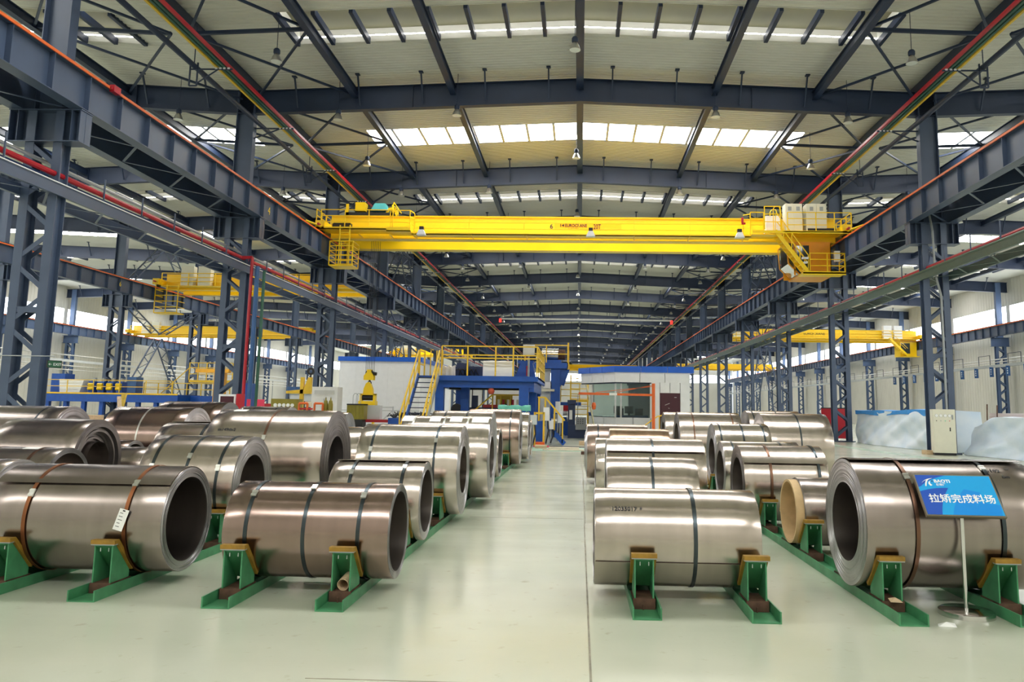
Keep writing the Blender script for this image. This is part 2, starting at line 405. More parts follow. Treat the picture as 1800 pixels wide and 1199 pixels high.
# ------------------------------------------------------------------ columns
WORD = ['first', 'second', 'third', 'fourth', 'fifth', 'sixth', 'seventh', 'eighth', 'ninth', 'tenth', 'eleventh', 'twelfth']
def nth(i, near, far, group):
    """(label, group): the first dozen of a line are counted from the camera, the rest share a label"""
    return (near % WORD[i], None) if 0 <= i < 12 else (far, group)
ZB0, ZB1 = 9.42, 10.40          # crosshead
def leg_mesh(h, w, d):
    b = MB(); t = .03
    b.box(-w / 2, w / 2, -d / 2, -d / 2 + t, 0, h); b.box(-w / 2, w / 2, d / 2 - t, d / 2, 0, h); b.box(-.015, .015, -d / 2 + t, d / 2 - t, 0, h); return b
COLUMN_CACHE = {}
def column(x, y, full, side, label, group, wall=False):
    root = thing('steel_column', (x, y, 0), label, 'column', group, kind='thing')
    key = (full, wall)
    if key in COLUMN_CACHE:
        for p, l in COLUMN_CACHE[key]: copy_part(p, root)
        return root
    out = []; m = WSTEEL if wall else STEEL
    def P(bb, name, mm=m): o = bb.build(name, mm, root); out.append((o, None)); return o
    lx = .43
    hz = ZB0 if not wall else ZB0
    for s in (-1, 1):
        l = leg_mesh(ZB1 if not wall else hz, .27, .42); o = P(l, 'leg'); o.location = (s * lx, 0, 0)
    P(MB().box(-.7, .7, -.35, .35, 0, .06), 'base_plate')
    if full:
        z = .35; k = 0; proto = None
        while z < 9.0:
            for yy in (-.19, .19):
                a = (-lx + .1, z + .02) if k % 2 == 0 else (lx - .1, z + .02); c = (lx - .1, z + .56) if k % 2 == 0 else (-lx + .1, z + .56)
                P(MB().bar((a[0], yy, a[1]), (c[0], yy, c[1]), .025, .13, (0, 1, 0) if False else (1, 0, 0)), 'lacing_bar')
            z += .93; k += 1
        P(MB().box(-lx + .12, lx - .12, -.2, -.12, 4.25, 4.42).box(-lx + .12, lx - .12, .12, .2, 4.25, 4.42), 'batten')
    else:
        lb = MB(); z = .35; k = 0
        while z < 9.0:
            for yy in (-.19, .19):
                sg = 1 if k % 2 == 0 else -1
                lb.bar((-sg * (lx - .1), yy, z), (sg * (lx - .1), yy, z + .56), .025, .13, (1, 0, 0))
            z += .93; k += 1
        o = P(lb, 'lacing'); o['kind'] = 'stuff'
    if not wall:
        ch = MB(); ch.box(-1.12, 1.12, -.28, .28, ZB0 - .03, ZB0); ch.box(-1.12, 1.12, -.28, .28, ZB1 - .03, ZB1); ch.box(-1.1, 1.1, -.015, .015, ZB0, ZB1 - .03)
        for xx in (-1.08, -.82, .82, 1.08): ch.box(xx - .012, xx + .012, -.27, .27, ZB0, ZB1 - .03)
        P(ch, 'crosshead')
        up = MB(); up.box(-.42, -.39, -.19, .19, ZB1, 16.55); up.box(.39, .42, -.19, .19, ZB1, 16.55); up.box(-.39, .39, -.012, .012, ZB1, 16.55)
        P(up, 'upper_shaft', NAVY if False else m)
    else:
        s = side
        ch = MB(); ch.box(-1.0, 1.0, -.28, .28, ZB0 - .03, ZB0); ch.box(-1.0, 1.0, -.28, .28, ZB1 - .03, ZB1); ch.box(-1, 1, -.015, .015, ZB0, ZB1)
        P(ch, 'crosshead'); P(MB().box(-.3, .3, -.2, .2, ZB1, 16.6), 'upper_shaft')
    COLUMN_CACHE[key] = out
    return root
for i, y in enumerate(ROW):
    for x, sd in ((XL, 'white building side'), (XR, 'tarpaulin side')):
        column(x, y, i < 4, 0, *nth(i, '%s laced steel column from the camera, row on the ' + sd, 'laced steel column beyond the twelfth, row on the ' + sd, 'farthest columns, ' + sd))
    if i >= 2 and i < 14:
        column(XLL, y, i < 6, 0, *nth(i - 2, '%s dark laced column in the row past the west nave crane', '', None))
    if i >= 3: column(XWR - 1.1, y, False, 1, *nth(i - 3, '%s blue-grey column from the camera against the east wall', 'blue-grey column beyond the twelfth against the east wall', 'farthest columns along the east wall'), wall=True)
    if i >= 4 and i < 14: column(XWL + 1.1, y, False, -1, *nth(i - 4, '%s blue-grey column from the camera against the west wall', '', None), wall=True)

# ------------------------------------------------------------------ crane runway beams
RZ0, RZ1 = 10.42, 11.58
RUN = {}
def runway(x, k, s, label, group, full, mtl, strip=True):
    """s: the side the stiffeners look to"""
    y = Y0 + BAY * k
    root = thing('runway_beam', (x, y, RZ0), label, 'beam', group, kind='thing')
    key = (s, full, mtl.name, strip)
    if key in RUN:
        for p in RUN[key]: copy_part(p, root, p.location)
        return root
    H = RZ1 - RZ0; out = []
    def P(bb, name, m=mtl, loc=None): o = bb.build(name, m, root, loc); out.append(o); return o
    P(MB().box(-.01, .01, 0, BAY, .025, H - .025), 'web_plate')
    P(MB().box(-.21, .21, 0, BAY, 0, .025), 'bottom_flange'); P(MB().box(-.21, .21, 0, BAY, H - .025, H), 'top_flange')
    st = MB(); 
    if full:
        for i in range(8): P(MB().box(min(0, s * .18), max(0, s * .18), -.01, .01, .025, H - .025), 'stiffener', loc=(0, .05 + BAY / 8 * i, 0))
    else:
        for i in range(8): st.box(min(0, s * .18), max(0, s * .18), .04 + BAY / 8 * i, .06 + BAY / 8 * i, .025, H - .025)
        P(st, 'stiffeners')['kind'] = 'stuff'
    P(MB().box(-.05, .05, 0, BAY, H, H + .13), 'rail', BLACK)
    if strip: P(MB().box(s * .2 - .02, s * .2 + .02, 0, BAY, H - .035, H + .05), 'edge_strip', ORANGE)
    RUN[key] = out
    return root
for k in range(-1, NROW - 1):
    full = k < 5
    for x, s, sd in ((-15.2, 1, 'white building side'), (15.1, -1, 'tarpaulin side')):
        runway(x, k, s, *nth(k + 1, '%s span of ribbed grey crane runway beam over the middle nave, ' + sd, 'ribbed grey crane runway beam span beyond the twelfth, ' + sd, 'farthest runway spans, ' + sd), full, STEEL)
    for x, s, sd in ((-17.05, -1, 'west'), (16.95, 1, 'east')):
        runway(x, k, s, *nth(k + 1, '%s span of dark runway beam just inside the ' + sd + ' nave', 'dark runway beam span beyond the twelfth just inside the ' + sd + ' nave', 'farthest runway spans, %s nave' % sd), False, STEEL, False)
    if 1 <= k < 12:
        runway(XLL + .95, k, 1, *nth(k - 1, '%s span of dark runway beam on the far column row of the west nave', '', None), False, STEEL)
    if k >= 2:
        runway(XWR - 2.0, k, -1, *nth(k - 2, '%s span of blue-grey runway beam under the east wall windows', 'runway beam span beyond the twelfth under the east wall windows', 'farthest runway spans along the east wall'), False, STEEL)
        if k < 13: runway(XWL + 2.0, k, 1, *nth(k - 2, '%s span of blue-grey runway beam under the west wall windows', '', None), False, WSTEEL)
    # tie lattice under, and catwalk plate over, the pair of beams
    for xa, xb, sd in ((-16.85, -15.4, 'white building side'), (15.3, 16.75, 'tarpaulin side')):
        y = Y0 + BAY * k
        cw = thing('catwalk', (0, y, RZ1), *(lambda q: (q[0], 'catwalk', q[1]))(nth(k + 1, '%s dark catwalk plate between the paired runway beams, ' + sd, 'dark catwalk plate beyond the twelfth between the runway beams, ' + sd, 'farthest catwalks, ' + sd)))
        MB().box(xa, xb, .5, BAY - .5, -.035, -.005).build('walk_plate', NAVY, cw)
        if k < 5:
            n = 8
            for i in range(n):
                ya, yb = BAY * i / n, BAY * (i + 1) / n; q = (xa, xb) if i % 2 else (xb, xa)
                MB().bar((q[0], ya, -1.12), (q[1], yb, -1.12), .09, .02).build('lacing_bar', STEEL, cw)
        else:
            bb = MB()
            for i in range(8):
                q = (xa, xb) if i % 2 else (xb, xa); bb.bar((q[0], BAY * i / 8, -1.12), (q[1], BAY * (i + 1) / 8, -1.12), .09, .02)
            bb.build('lacing', STEEL, cw)['kind'] = 'stuff'
# painted bay numbers on the web
text('bay_number', '4', .55, YEL, None, Matrix.Translation((-15.18, 36.0, 10.85)) @ Matrix.Rotation(math.pi / 2, 4, 'Z') @ FACE)
tag(bpy.data.objects['bay_number'], 'yellow painted 4 on the runway beam web', 'number')
o = text('bay_number', '6', .55, YEL, None, Matrix.Translation((XLL + 1.145, 59.5, 10.85)) @ Matrix.Rotation(math.pi / 2, 4, 'Z') @ FACE)
tag(o, 'yellow painted 6 on the runway beam beyond the west nave', 'number')

# ------------------------------------------------------------------ roof beams, ties, bracing
def roof_beam(k, nm, xa, xc, xb, label, group):
    y = ROW[k]; root = thing('roof_girder', (0, y, 0), label, 'girder', group, kind='thing')
    wb = MB(); f0 = MB(); f1 = MB(); full = nm == 'middle' and k < 6
    for u, v in ((xa, xc), (xc, xb)):
        if abs(u - xc) < 1e-6: u0, v0 = u, v
        zt = lambda x: roof_z(x) - .40
        zb = lambda x: zt(x) - 1.08
        u1, v1 = u, v
        e = 1e-3
        su, sv = (u + e, v) if u == xa else (u, v - e)
        P = [(su, zb(su)), (sv, zb(sv)), (sv, zt(sv)), (su, zt(su))]
        wb.prism(P, 'y', -.012, .012)
        f0.prism([(su, zb(su) - .03), (sv, zb(sv) - .03), (sv, zb(sv)), (su, zb(su))], 'y', -.16, .16)
        f1.prism([(su, zt(su)), (sv, zt(sv)), (sv, zt(sv) + .03), (su, zt(su) + .03)], 'y', -.16, .16)
    for x in ((xa + xc) / 2, (xc + xb) / 2): wb.box(x - .012, x + .012, -.14, .14, roof_z(x) - 1.48, roof_z(x) - .4)
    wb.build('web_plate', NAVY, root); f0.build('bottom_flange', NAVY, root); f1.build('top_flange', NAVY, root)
    n = int((xb - xa) / 3); br = MB()
    for i in range(n):
        x = xc + (i - n / 2 + .5) * 3.0
        if x < xa + .8 or x > xb - .8: continue
        q = MB() if full else br
        q.bar((x, -.1, roof_z(x) - 1.3), (x, -.75, roof_z(x) - .02), .07, .07); q.box(x - .1, x + .1, -.85, -.65, roof_z(x) - .06, roof_z(x) - .01)
        if full: q.build('fly_brace', NAVY, root)
    if br.v: br.build('fly_braces', NAVY, root)['kind'] = 'stuff'
for k in range(1, NROW):
    for nm, xa, xc, xb in NAVES:
        if nm == 'far west' and (k < 3 or k > 12): continue
        if nm != 'middle' and k > 14: continue
        roof_beam(k, nm, xa, xc, xb, *nth(k - 1, '%s navy roof girder in view across the ' + nm + ' nave', 'navy roof girder beyond the twelfth across the ' + nm + ' nave', 'farthest roof girders, %s nave' % nm))
for nm, lines in (('middle', (-10.9, -6.2, -.15, 6.2, 10.9)), ('east', (22.0, 32.0, 42.0)), ('west', (-22.0, -27.0, -32.5))):
    for x in lines:
        z = roof_z(x) - .40 - .3
        r = thing('tie_beam', (x, 0, z), 'dark lengthwise tie beam under the %s nave roof, %s' % (nm, {-10.9: 'outermost on the white building side', -6.2: 'between ridge and outermost on the white building side', -.15: 'along the ridge', 6.2: 'between ridge and outermost on the tarpaulin side', 10.9: 'outermost on the tarpaulin side'}.get(x, 'at %s of its width' % ('the ridge' if x in (32.0, -27.0) else 'a quarter'))), 'beam', None if nm == 'middle' else 'tie beams of the %s nave' % nm)
        bb = MB(); w = .34 if x == -.15 else .28
        bb.box(-w / 2, w / 2, 0, YEND, -.2, -.17); bb.box(-w / 2, w / 2, 0, YEND, .17, .2); bb.box(-.06, .06, 0, YEND, -.17, .17)
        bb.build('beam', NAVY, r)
for x, sd in ((-15.85, 'white building'), (15.75, 'tarpaulin')):
    bb = MB(); bb.box(x - .25, x + .25, 0, YEND, 16.56, 16.62); bb.box(x - .25, x - .2, 0, YEND, 16.62, 16.95); bb.box(x + .2, x + .25, 0, YEND, 16.62, 16.95)
    tag(bb.build('valley_gutter', NAVY), 'dark steel valley gutter over the column row, %s side' % sd, 'gutter')
BR = {}
def brace_set(k, xa, xb, label, group):
    """one bay of wind bracing: two half-bay crosses and the strut between them"""
    y = Y0 + BAY * k; root = thing('wind_brace', (0, y, 0), label, 'bracing', group, kind='thing')
    if (xa, xb) in BR:
        for p in BR[(xa, xb)]: copy_part(p, root)
        return
    out = []; za, zb = roof_z(xa) - .75, roof_z(xb) - .75; h = BAY / 2
    out.append(MB().bar((xa, h, za), (xb, h, zb), .13, .13).build('strut', NAVY, root))
    for y0 in (0, h):
        out.append(MB().bar((xa, y0, za), (xb, y0 + h, zb), .09, .09).build('diagonal', NAVY, root))
        out.append(MB().bar((xb, y0, zb), (xa, y0 + h, za), .09, .09).build('diagonal', NAVY, root))
    BR[(xa, xb)] = out
for k in range(0, 14):
    brace_set(k, -15.7, -10.9, *nth(k, '%s bay of cross bracing under the middle nave roof, white building side', 'cross bracing beyond the twelfth bay, middle nave, white building side', 'farthest bracing, white building side'))
    brace_set(k, 10.9, 15.6, *nth(k, '%s bay of cross bracing under the middle nave roof, tarpaulin side', 'cross bracing beyond the twelfth bay, middle nave, tarpaulin side', 'farthest bracing, tarpaulin side'))
    brace_set(k, -22.0, -16.4, *nth(k, '%s bay of cross bracing under the west nave roof', 'cross bracing beyond the twelfth bay of the west nave', 'farthest bracing, west nave'))
    brace_set(k, 16.4, 22.0, *nth(k, '%s bay of cross bracing under the east nave roof', 'cross bracing beyond the twelfth bay of the east nave', 'farthest bracing, east nave'))

# conductor bars, tie tubes and their brackets along both column rows
def conductors(s, sd):
    X = XL if s < 0 else XR
    m = -s                                            # towards the nave
    xs = [X + m * d for d in (1.66, 1.82, 1.98, 2.15)]
    for x, mt, nm in zip(xs, (YELR, DKGREEN, DKGREEN, RED), ('yellow', 'inner dark green', 'outer dark green', 'red')):
        bb = MB().box(x - .045, x + .045, 10, YEND - 4, 14.84, 14.96)
        tag(bb.build('conductor_bar', mt), '%s crane conductor bar high along the nave, %s' % (nm, sd), 'conductor bar')
    tb = MB().tube((X + m * .75, 8, 14.92), (X + m * .75, YEND - 4, 14.92), .11, 10)
    tag(tb.build('tie_tube', NAVY, smooth=True), 'dark steel tube high between the column heads, %s' % sd, 'tube')
    out = None
    for k in range(0, 14):
        for h, full in ((0, True), (BAY / 2, False)):
            y = Y0 + BAY * k + h
            q_ = nth(k, ('%s bracket arm on a column head' if full else '%s hanger frame on the tie tube') + ' for the conductor bars, ' + sd, ('bracket arm' if full else 'hanger frame') + ' beyond the twelfth for the conductor bars, ' + sd, ('farthest bracket arms, ' if full else 'farthest hanger frames, ') + sd)
            r = thing('conductor_bracket', (X, y, 14.8), q_[0], 'bracket', q_[1])
            bb = MB()
            if full: bb.bar((m * .4, 0, 0), (m * 2.3, 0, 0), .06, .06); bb.bar((m * .4, 0, -.5), (m * 1.6, 0, -.03), .05, .05)
            else:
                bb.bar((m * .6, -.0, .25), (m * .6, 0, -.7), .05, .05); bb.bar((m * .9, 0, .25), (m * .9, 0, -.7), .05, .05); bb.bar((m * .6, 0, -.7), (m * .9, 0, -.7), .05, .05)
                bb.bar((m * .6, 0, -.02), (m * 2.3, 0, -.02), .05, .05); bb.bar((m * .9, 0, -.6), (m * 1.7, 0, -.04), .04, .04)
                bb.bar((m * .75, 0, .2), (m * .75, 0, 1.8), .03, .03)
            bb.build('arm', NAVY, r)
            iz = MB()
            for x in xs: iz.cbox((x - X, 0, .02), (.09, .09, .09))
            iz.build('insulators', WHITE, r)['kind'] = 'stuff'
conductors(-1, 'white building side'); conductors(1, 'tarpaulin side')

# pipe racks between the columns
def pipe_rack(s, sd):
    X = XL if s < 0 else XR; m = -s; ya, yb = 2.0, YEND - 10
    r = thing('pipe_rack', (X, 0, 7.75), 'long lattice pipe rack hung between the column shafts, %s side' % sd, 'rack')
    ch = STEEL if s < 0 else mat('rack_dark_green', (0.05, 0.085, 0.07), .45, var=.1)
    for d in (.58, -.62):
        MB().box(m * d - .06, m * d + .06, ya, yb, 0, .03).box(m * d - .06, m * d + .06, ya, yb, .32, .35).box(m * d + m * .03 - .015, m * d + m * .03 + .015, ya, yb, .03, .32).build('chord', ch, r)
    lt = MB(); n = int((yb - ya) / 1.3)
    for i in range(n):
        y = ya + 1.3 * i; a, c = (.5, -.55) if i % 2 else (-.55, .5)
        lt.bar((m * a, y, .02), (m * c, y + 1.3, .02), .07, .02)
    lt.build('lacing', ch, r)['kind'] = 'stuff'
    ps = MB()
    for i in range(int((yb - ya) / 2.2)): ps.box(m * .55 - .02, m * .55 + .02, ya + 2.2 * i, ya + 2.2 * i + .04, .35, 1.15)
    ps.build('posts', STEEL, r)['kind'] = 'stuff'
    P = lambda x, z, rr, mt, nm, lab: tag(MB().tube((X + m * x, ya, z), (X + m * x, yb, z), rr, 10).build(nm, mt, smooth=True), lab + ' on the pipe rack, %s side' % sd, 'pipe')
    if s < 0:
        P(-.1, 8.86, .06, SILVER, 'silver_pipe', 'thin silver pipe topmost'); P(-.35, 8.72, .05, SILVER, 'silver_pipe', 'second thin silver pipe')
        rp = MB().tube((X + m * .42, ya, 8.42), (X + m * .42, yb, 8.42), .085, 10)
        rp.path([(X + m * .42, 34.6, 8.42), (X + m * .95, 34.6, 8.42), (X + m * .95, 34.6, 0)], .075)
        tag(rp.build('red_pipe', RED, smooth=True), 'red fire main along the pipe rack turning down a column to the floor', 'pipe')
        tag(MB().path([(X + m * 1.22, 34.6, 8.0), (X + m * 1.22, 34.6, 0)], .10, 12).build('blue_pipe', PIPEBLUE, smooth=True), 'upright blue pipe beside the red pipe at a column', 'pipe')
        tag(MB().path([(X + m * 1.55, 34.6, 7.8), (X + m * 1.55, 34.6, 0)], .07, 10).build('green_pipe', DKGREEN, smooth=True), 'upright dark green pipe outermost beside the blue pipe', 'pipe')
        tag(MB().box(X + m * .1 - .14, X + m * .1 + .14, ya, yb, 8.12, 8.36).build('blue_duct', PIPEBLUE), 'blue cable duct lying on the pipe rack below the red pipe', 'duct')
        tag(MB().box(X + m * .62 - .04, X + m * .62 + .04, ya, yb, 8.10, 8.13).build('lagging_strip', WHITE), 'white lagging strip along the rack edge', 'strip')
    else:
        P(.35, 8.30, .085, RED, 'red_pipe', 'red fire main'); P(.1, 8.45, .05, SILVER, 'silver_pipe', 'thin silver pipe')
        P(.58, 8.12, .07, mat('pipe_moss', (0.045, 0.085, 0.045), .4, var=.1), 'green_pipe', 'dark green pipe')
        tag(MB().path([(X - .15, 35.0, 11), (X - .15, 34.7, 10), (X - .12, 34.7, 8), (X + .1, 34.7, 7.0), (X + .1, 34.7, 0)], .05, 8).build('downpipe', GREY, smooth=True), 'thin grey downpipe running down the front of a tarpaulin side column', 'pipe')
pipe_rack(-1, 'white building'); pipe_rack(1, 'tarpaulin')

# lattice portal bracing in one bay
def lattice(b, p, q, w=.5):
    p = Vector(p); q = Vector(q); d = (q - p); L = d.length; u = d.normalized(); n = Vector((1, 0, 0))
    for s in (-1, 1): b.bar(p + n * w / 2 * s, q + n * w / 2 * s, .09, .09)
    k = int(L / .7)
    for i in range(k):
        a = p + u * (i * L / k); c = p + u * ((i + 1) * L / k); s = 1 if i % 2 else -1
        b.bar(a + n * w / 2 * s, c - n * w / 2 * s, .05, .05)
for x, sd in ((XL, 'white building side of the middle nave'), (XR, 'tarpaulin side of the middle nave'), (XLL, 'far edge of the west nave')):
    ya, yb = ROW[3] + .5, ROW[4] - .5; ym = (ya + yb) / 2
    r = thing('portal_bracing', (x, 0, 0), 'lattice portal bracing between two columns on the %s' % sd, 'bracing')
    for p, q in (((0, ya, 0), (0, ym, 7.4)), ((0, yb, 0), (0, ym, 7.4)), ((0, ya, 10.2), (0, ym - .6, 7.8)), ((0, yb, 10.2), (0, ym + .6, 7.8)), ((0, ya + 1, 11.8), (0, ym, 16.0)), ((0, yb - 1, 11.8), (0, ym, 16.0))):
        bb = MB(); lattice(bb, p, q, .7); bb.build('lattice_strut', STEEL, r)

# lamps
def lamp_parts(root):
    b = MB().lathe([(.07, .30), (.10, .27), (.16, .17), (.215, .02), (.225, -.02), (.215, -.02), (.20, .02), (.06, .26)], 'z', 18)
    o1 = b.build('lamp_shade', ALU, root, smooth=True)
    o2 = MB().lathe([(.001, 0), (.213, 0), (.213, -.012), (.001, -.012)], 'z', 18).build('lens', LAMPGLASS, root, (0, 0, .0))
    o3 = MB().lathe([(.001, .30), (.11, .30), (.13, .34), (.13, .46), (.09, .52), (.001, .52)], 'z', 12).build('housing', NAVY, root, smooth=True)
    o4 = MB().tube((0, 0, .5), (0, 0, 2.06), .014, 6).build('rod', NAVY, root)
    return [o1, o2, o3, o4]
LP = None
def lamp(x, y, z, label, group):
    global LP
    r = thing('high_bay_lamp', (x, y, z), label, 'lamp', group)
    if LP is None: LP = lamp_parts(r)
    else:
        for p in LP: copy_part(p, r)
    return r
for k in range(0, NROW - 1):
    ym = Y0 + BAY * k + BAY / 2; yr = ROW[k]
    for x, nm in ((-12.1, 'outer white building'), (-.34, 'ridge'), (12.6, 'outer tarpaulin')):
        lamp(x, ym, roof_z(x) - 2.05, *nth(k, '%s mid-bay bell lamp from the camera in the ' + nm + ' line, middle nave', 'mid-bay bell lamp beyond the twelfth in the ' + nm + ' line', 'farthest mid-bay lamps, %s line' % nm))
    if k >= 1:
        for x, nm in ((-11.6, 'outer white building'), (-5.95, 'inner white building'), (6.2, 'inner tarpaulin'), (12.3, 'outer tarpaulin')):
            lamp(x, yr - .3, roof_z(x) - 2.05, *nth(k - 1, '%s bell lamp hanging before a middle nave girder, ' + nm + ' line', 'bell lamp beyond the twelfth before a middle nave girder, ' + nm + ' line', 'farthest girder lamps, %s line' % nm))
    if 0 < k < 11:
        for x, nm in ((-19.3, 'the west nave edge by the columns'), (-27, 'the west nave ridge'), (-33, 'the far edge of the west nave'), (20.5, 'the east nave edge by the columns'), (27, 'between edge and ridge of the east nave'), (38, 'the east nave past its ridge')):
            lamp(x, ym if x in (-27, 27) else yr - .3, roof_z(x) - 2.05, *nth(k - 1, '%s bell lamp in the line along ' + nm, '', None))

# ------------------------------------------------------------------ coils
def ring_band(b, x, w, r, t=.0035, n=64):
    b.lathe([(r, x - w / 2), (r + t, x - w / 2), (r + t, x + w / 2), (r, x + w / 2)], 'x', n, closed=True)
def shell(b, xa, xb, r0, a0, a1, lift=.02, t=.004, n=24):
    """a loose outer sheet from its free edge a0 to a1 (angles from the top towards the photographer)"""
    vs = []
    for i in range(n + 1):
        u = i / n; a = math.radians(a0 + (a1 - a0) * u); r = r0 + .003 + lift * max(0, 1 - u * 3) ** 2
        for x in (xa, xb):
            for rr in (r, r + t): vs.append((x, -math.sin(a) * rr, math.cos(a) * rr))
    fs = []
    for i in range(n):
        o = 4 * i; p = o + 4
        fs += [(o, o + 2, p + 2, p), (o + 1, p + 1, p + 3, o + 3), (o, p, p + 1, o + 1), (o + 2, o + 3, p + 3, p + 2)]
    fs += [(0, 1, 3, 2), (4 * n, 4 * n + 2, 4 * n + 3, 4 * n + 1)]
    b.add(vs, fs)
def coil(Y, r, x0, x1, tone, label, straps=(), strap='strap', ri=.37, seam=None, end='end', papers=(), core=0, wob=.004, rings=16, group=None, buckle=58, bore='bore', lift=.02, c=.1, steps=0):
    L = x1 - x0; xc = (x0 + x1) / 2; zc = r + c; ri = min(ri, r * .86); n = 96 if Y < 13 else 56
    if core: ri = r - .024
    root = thing('metal_coil', (xc, Y, zc), label, 'coil', group)
    rnd = random.Random(int(Y * 100 + x0 * 37))
    h = L / 2
    b = MB(); nx = 6
    prof = [(r - .004, -h + .0), (r, -h + .006)] + [(r + rnd.uniform(-.0008, .0008), -h + L * i / nx) for i in range(1, nx)] + [(r, h - .006), (r - .004, h)]
    b.lathe(prof, 'x', n); b.build('outer_wrap', METALS[tone], root, smooth=True, ang=.9)
    for s in (-1, 1):
        b = MB(); pr = []
        for i in range(rings + 1):
            rr = r - .004 - (r - .004 - ri) * i / rings; j = rnd.uniform(-wob, wob) + (steps * i / rings)
            if i == 0: j = 0
            pr += [(rr, s * (h + j - .001)), (rr - (r - ri) / rings * .9 if i < rings else rr - .001, s * (h + j - .001))]
        b.lathe(pr, 'x', n); b.build('end_face', METALS[end], root, smooth=True, ang=.5)
    if core: ri = r - .025
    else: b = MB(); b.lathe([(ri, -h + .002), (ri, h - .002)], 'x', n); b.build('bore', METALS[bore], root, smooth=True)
    for i, f in enumerate(straps):
        b = MB(); x = -h + L * f; ring_band(b, x, .034, r + .0015 + (lift * .3 + .006 if seam is not None else 0), n=n)
        sm = strap if isinstance(strap, str) else strap[i]
        so = b.build('strap', METALS[sm], root, smooth=True, ang=.5)
        if buckle is not None:
            a = math.radians(buckle - 14 * (i % 2)); q = MB(); q.box(-.024, .024, -.038, .038, 0, .012); q.box(-.026, .026, -.03, -.012, .012, .016); q.box(-.026, .026, .012, .03, .012, .016)
            bo = q.build('buckle', METALS['buckle'], so)
            bo.matrix_local = Matrix.Translation((x, -math.sin(a) * (r + .005), math.cos(a) * (r + .005))) @ Matrix.Rotation(a, 4, 'X')
    if seam is not None:
        for sm_ in (seam if isinstance(seam[0], tuple) else (seam,)):
            b = MB(); shell(b, -h + .004, h - .004, r, sm_[0], sm_[1], lift); b.build('loose_sheet', METALS[tone], root, smooth=True, ang=.6)
    for f, a, w_, hh in papers:
        a = math.radians(a); b = MB(); vs = []; k = 6
        for i in range(k + 1):
            t = a + (i / k - .5) * hh / r
            for x in (-h + L * f - w_ / 2, -h + L * f + w_ / 2):
                for rr in (r + .0015, r + .0035): vs.append((x, -math.sin(t) * rr, math.cos(t) * rr))
        fs = []
        for i in range(k):
            o = 4 * i; p = o + 4; fs += [(o, o + 2, p + 2, p), (o + 1, p + 1, p + 3, o + 3), (o, p, p + 1, o + 1), (o + 2, o + 3, p + 3, p + 2)]
        fs += [(0, 1, 3, 2), (4 * k, 4 * k + 2, 4 * k + 3, 4 * k + 1)]
        b.add(vs, fs); b.build('paper_label', PAPER, root)
    if core:
        rc = r - .025; b = MB(); b.lathe([(rc, -h - core), (rc, h), (rc - .028, h), (rc - .028, -h - core)], 'x', n, closed=True)
        b.build('cardboard_core', CARD, root, smooth=True, ang=.5)
    return root
def write_on(root, body, size, x, a0, r, m=INK, off=.0045):
    a0 = math.radians(a0)
    def wp(u, v):
        a = a0 - v / r; return Vector((x + u, -math.sin(a) * (r + off), math.cos(a) * (r + off)))
    return text('handwriting', body, size, m, root, warp=wp, bold=size * .015)

CO = {}
def C(k, *a, **kw): CO[k] = coil(*a, **kw)
# aisle column, white-building side
C('A1', 7.48, .435, -3.20, -1.70, 'brown', 'brown three-strap coil nearest the camera beside the aisle', (.14, .49, .82), ri=.365, buckle=38)
C('A2', 9.62, .465, -2.96, -1.86, 'silver', 'small silver coil right behind the brown three-strap coil beside the aisle', (.23, .79), seam=(8, -70), lift=.012, buckle=42)
C('A3', 11.95, .665, -3.25, -1.76, 'bright', 'big bright two-strap coil with polished bore, third from the camera beside the aisle', (.14, .77), buckle=62, ri=.35, bore='bright', rings=20)
C('A4', 14.2, .72, -3.14, -1.58, 'bright', 'wide coil wrapped in paper labels, fourth from the camera beside the aisle', (.12, .47, .74), 'pale', papers=((.05, 18, .22, .3), (.36, 18, .2, .3), (.6, 18, .22, .3), (.88, 18, .3, .32)), buckle=None, end='end')
C('A4b', 16.4, .765, -3.05, -1.80, 'silver', 'silver coil whose top shows just over the paper-labelled coil', (.22, .58), buckle=None)
C('A5', 18.5, .56, -2.94, -1.86, 'silver', 'small coil with cardboard core behind the paper-labelled coil', (), core=0.0, buckle=None, ri=.5)
C('A6', 22.7, .785, -3.18, -1.70, 'pinkish', 'tall rose-grey coil far along the aisle in front of the blue platform', (.83,), buckle=50)
C('A7', 25.0, .74, -3.15, -1.60, 'bright', 'bright coil behind the rose-grey coil, below the blue platform', (), buckle=None)
C('A8', 27.3, .60, -3.1, -1.66, 'pinkish', 'last small coil of the aisle column, at the foot of the blue platform', (), buckle=None)
# second column, white-building side
C('B0', 7.6, .49, -5.46, -3.80, 'dark', 'large grey coil with rusty straps and a white tag, nearest on its side', (.235, .80), 'rust', ri=.395, seam=(46, -60), papers=((.12, 13, .2, .12),), lift=.01, rings=8, wob=.013)
C('B1', 9.75, .60, -5.24, -4.08, 'silver', 'silver coil with three dark straps behind the rusty-strapped coil', (.14, .5, .83), buckle=66)
C('B2', 12.0, .76, -5.50, -3.74, 'silver', 'biggest coil with dark layered end and one brown strap, between two silver coils', (.5,), 'strapb', end='enddark', ri=.37, papers=((.17, 12, .2, .12),), rings=22, buckle=62, bore='enddark')
C('B7', 14.2, .61, -5.15, -3.75, 'bright', 'bright coil mostly hidden between the biggest coil and the bright two-strap coil', (), buckle=None)
C('B8', 20.8, .71, -7.5, -6.19, 'bright', 'small pale-ended coil far behind the biggest coil near the yellow tongs', (), buckle=None, ri=.3)
C('B3', 14.2, .62, -7.55, -6.2, 'silver', 'satin coil with curled dark edge behind the three-strap silver coil', (.6,), buckle=None, seam=(-4, -80))
C('B6', 18.4, .775, -8.0, -6.85, 'silver', 'coil whose top edge shows just over the biggest coil', (.3, .75), buckle=None)
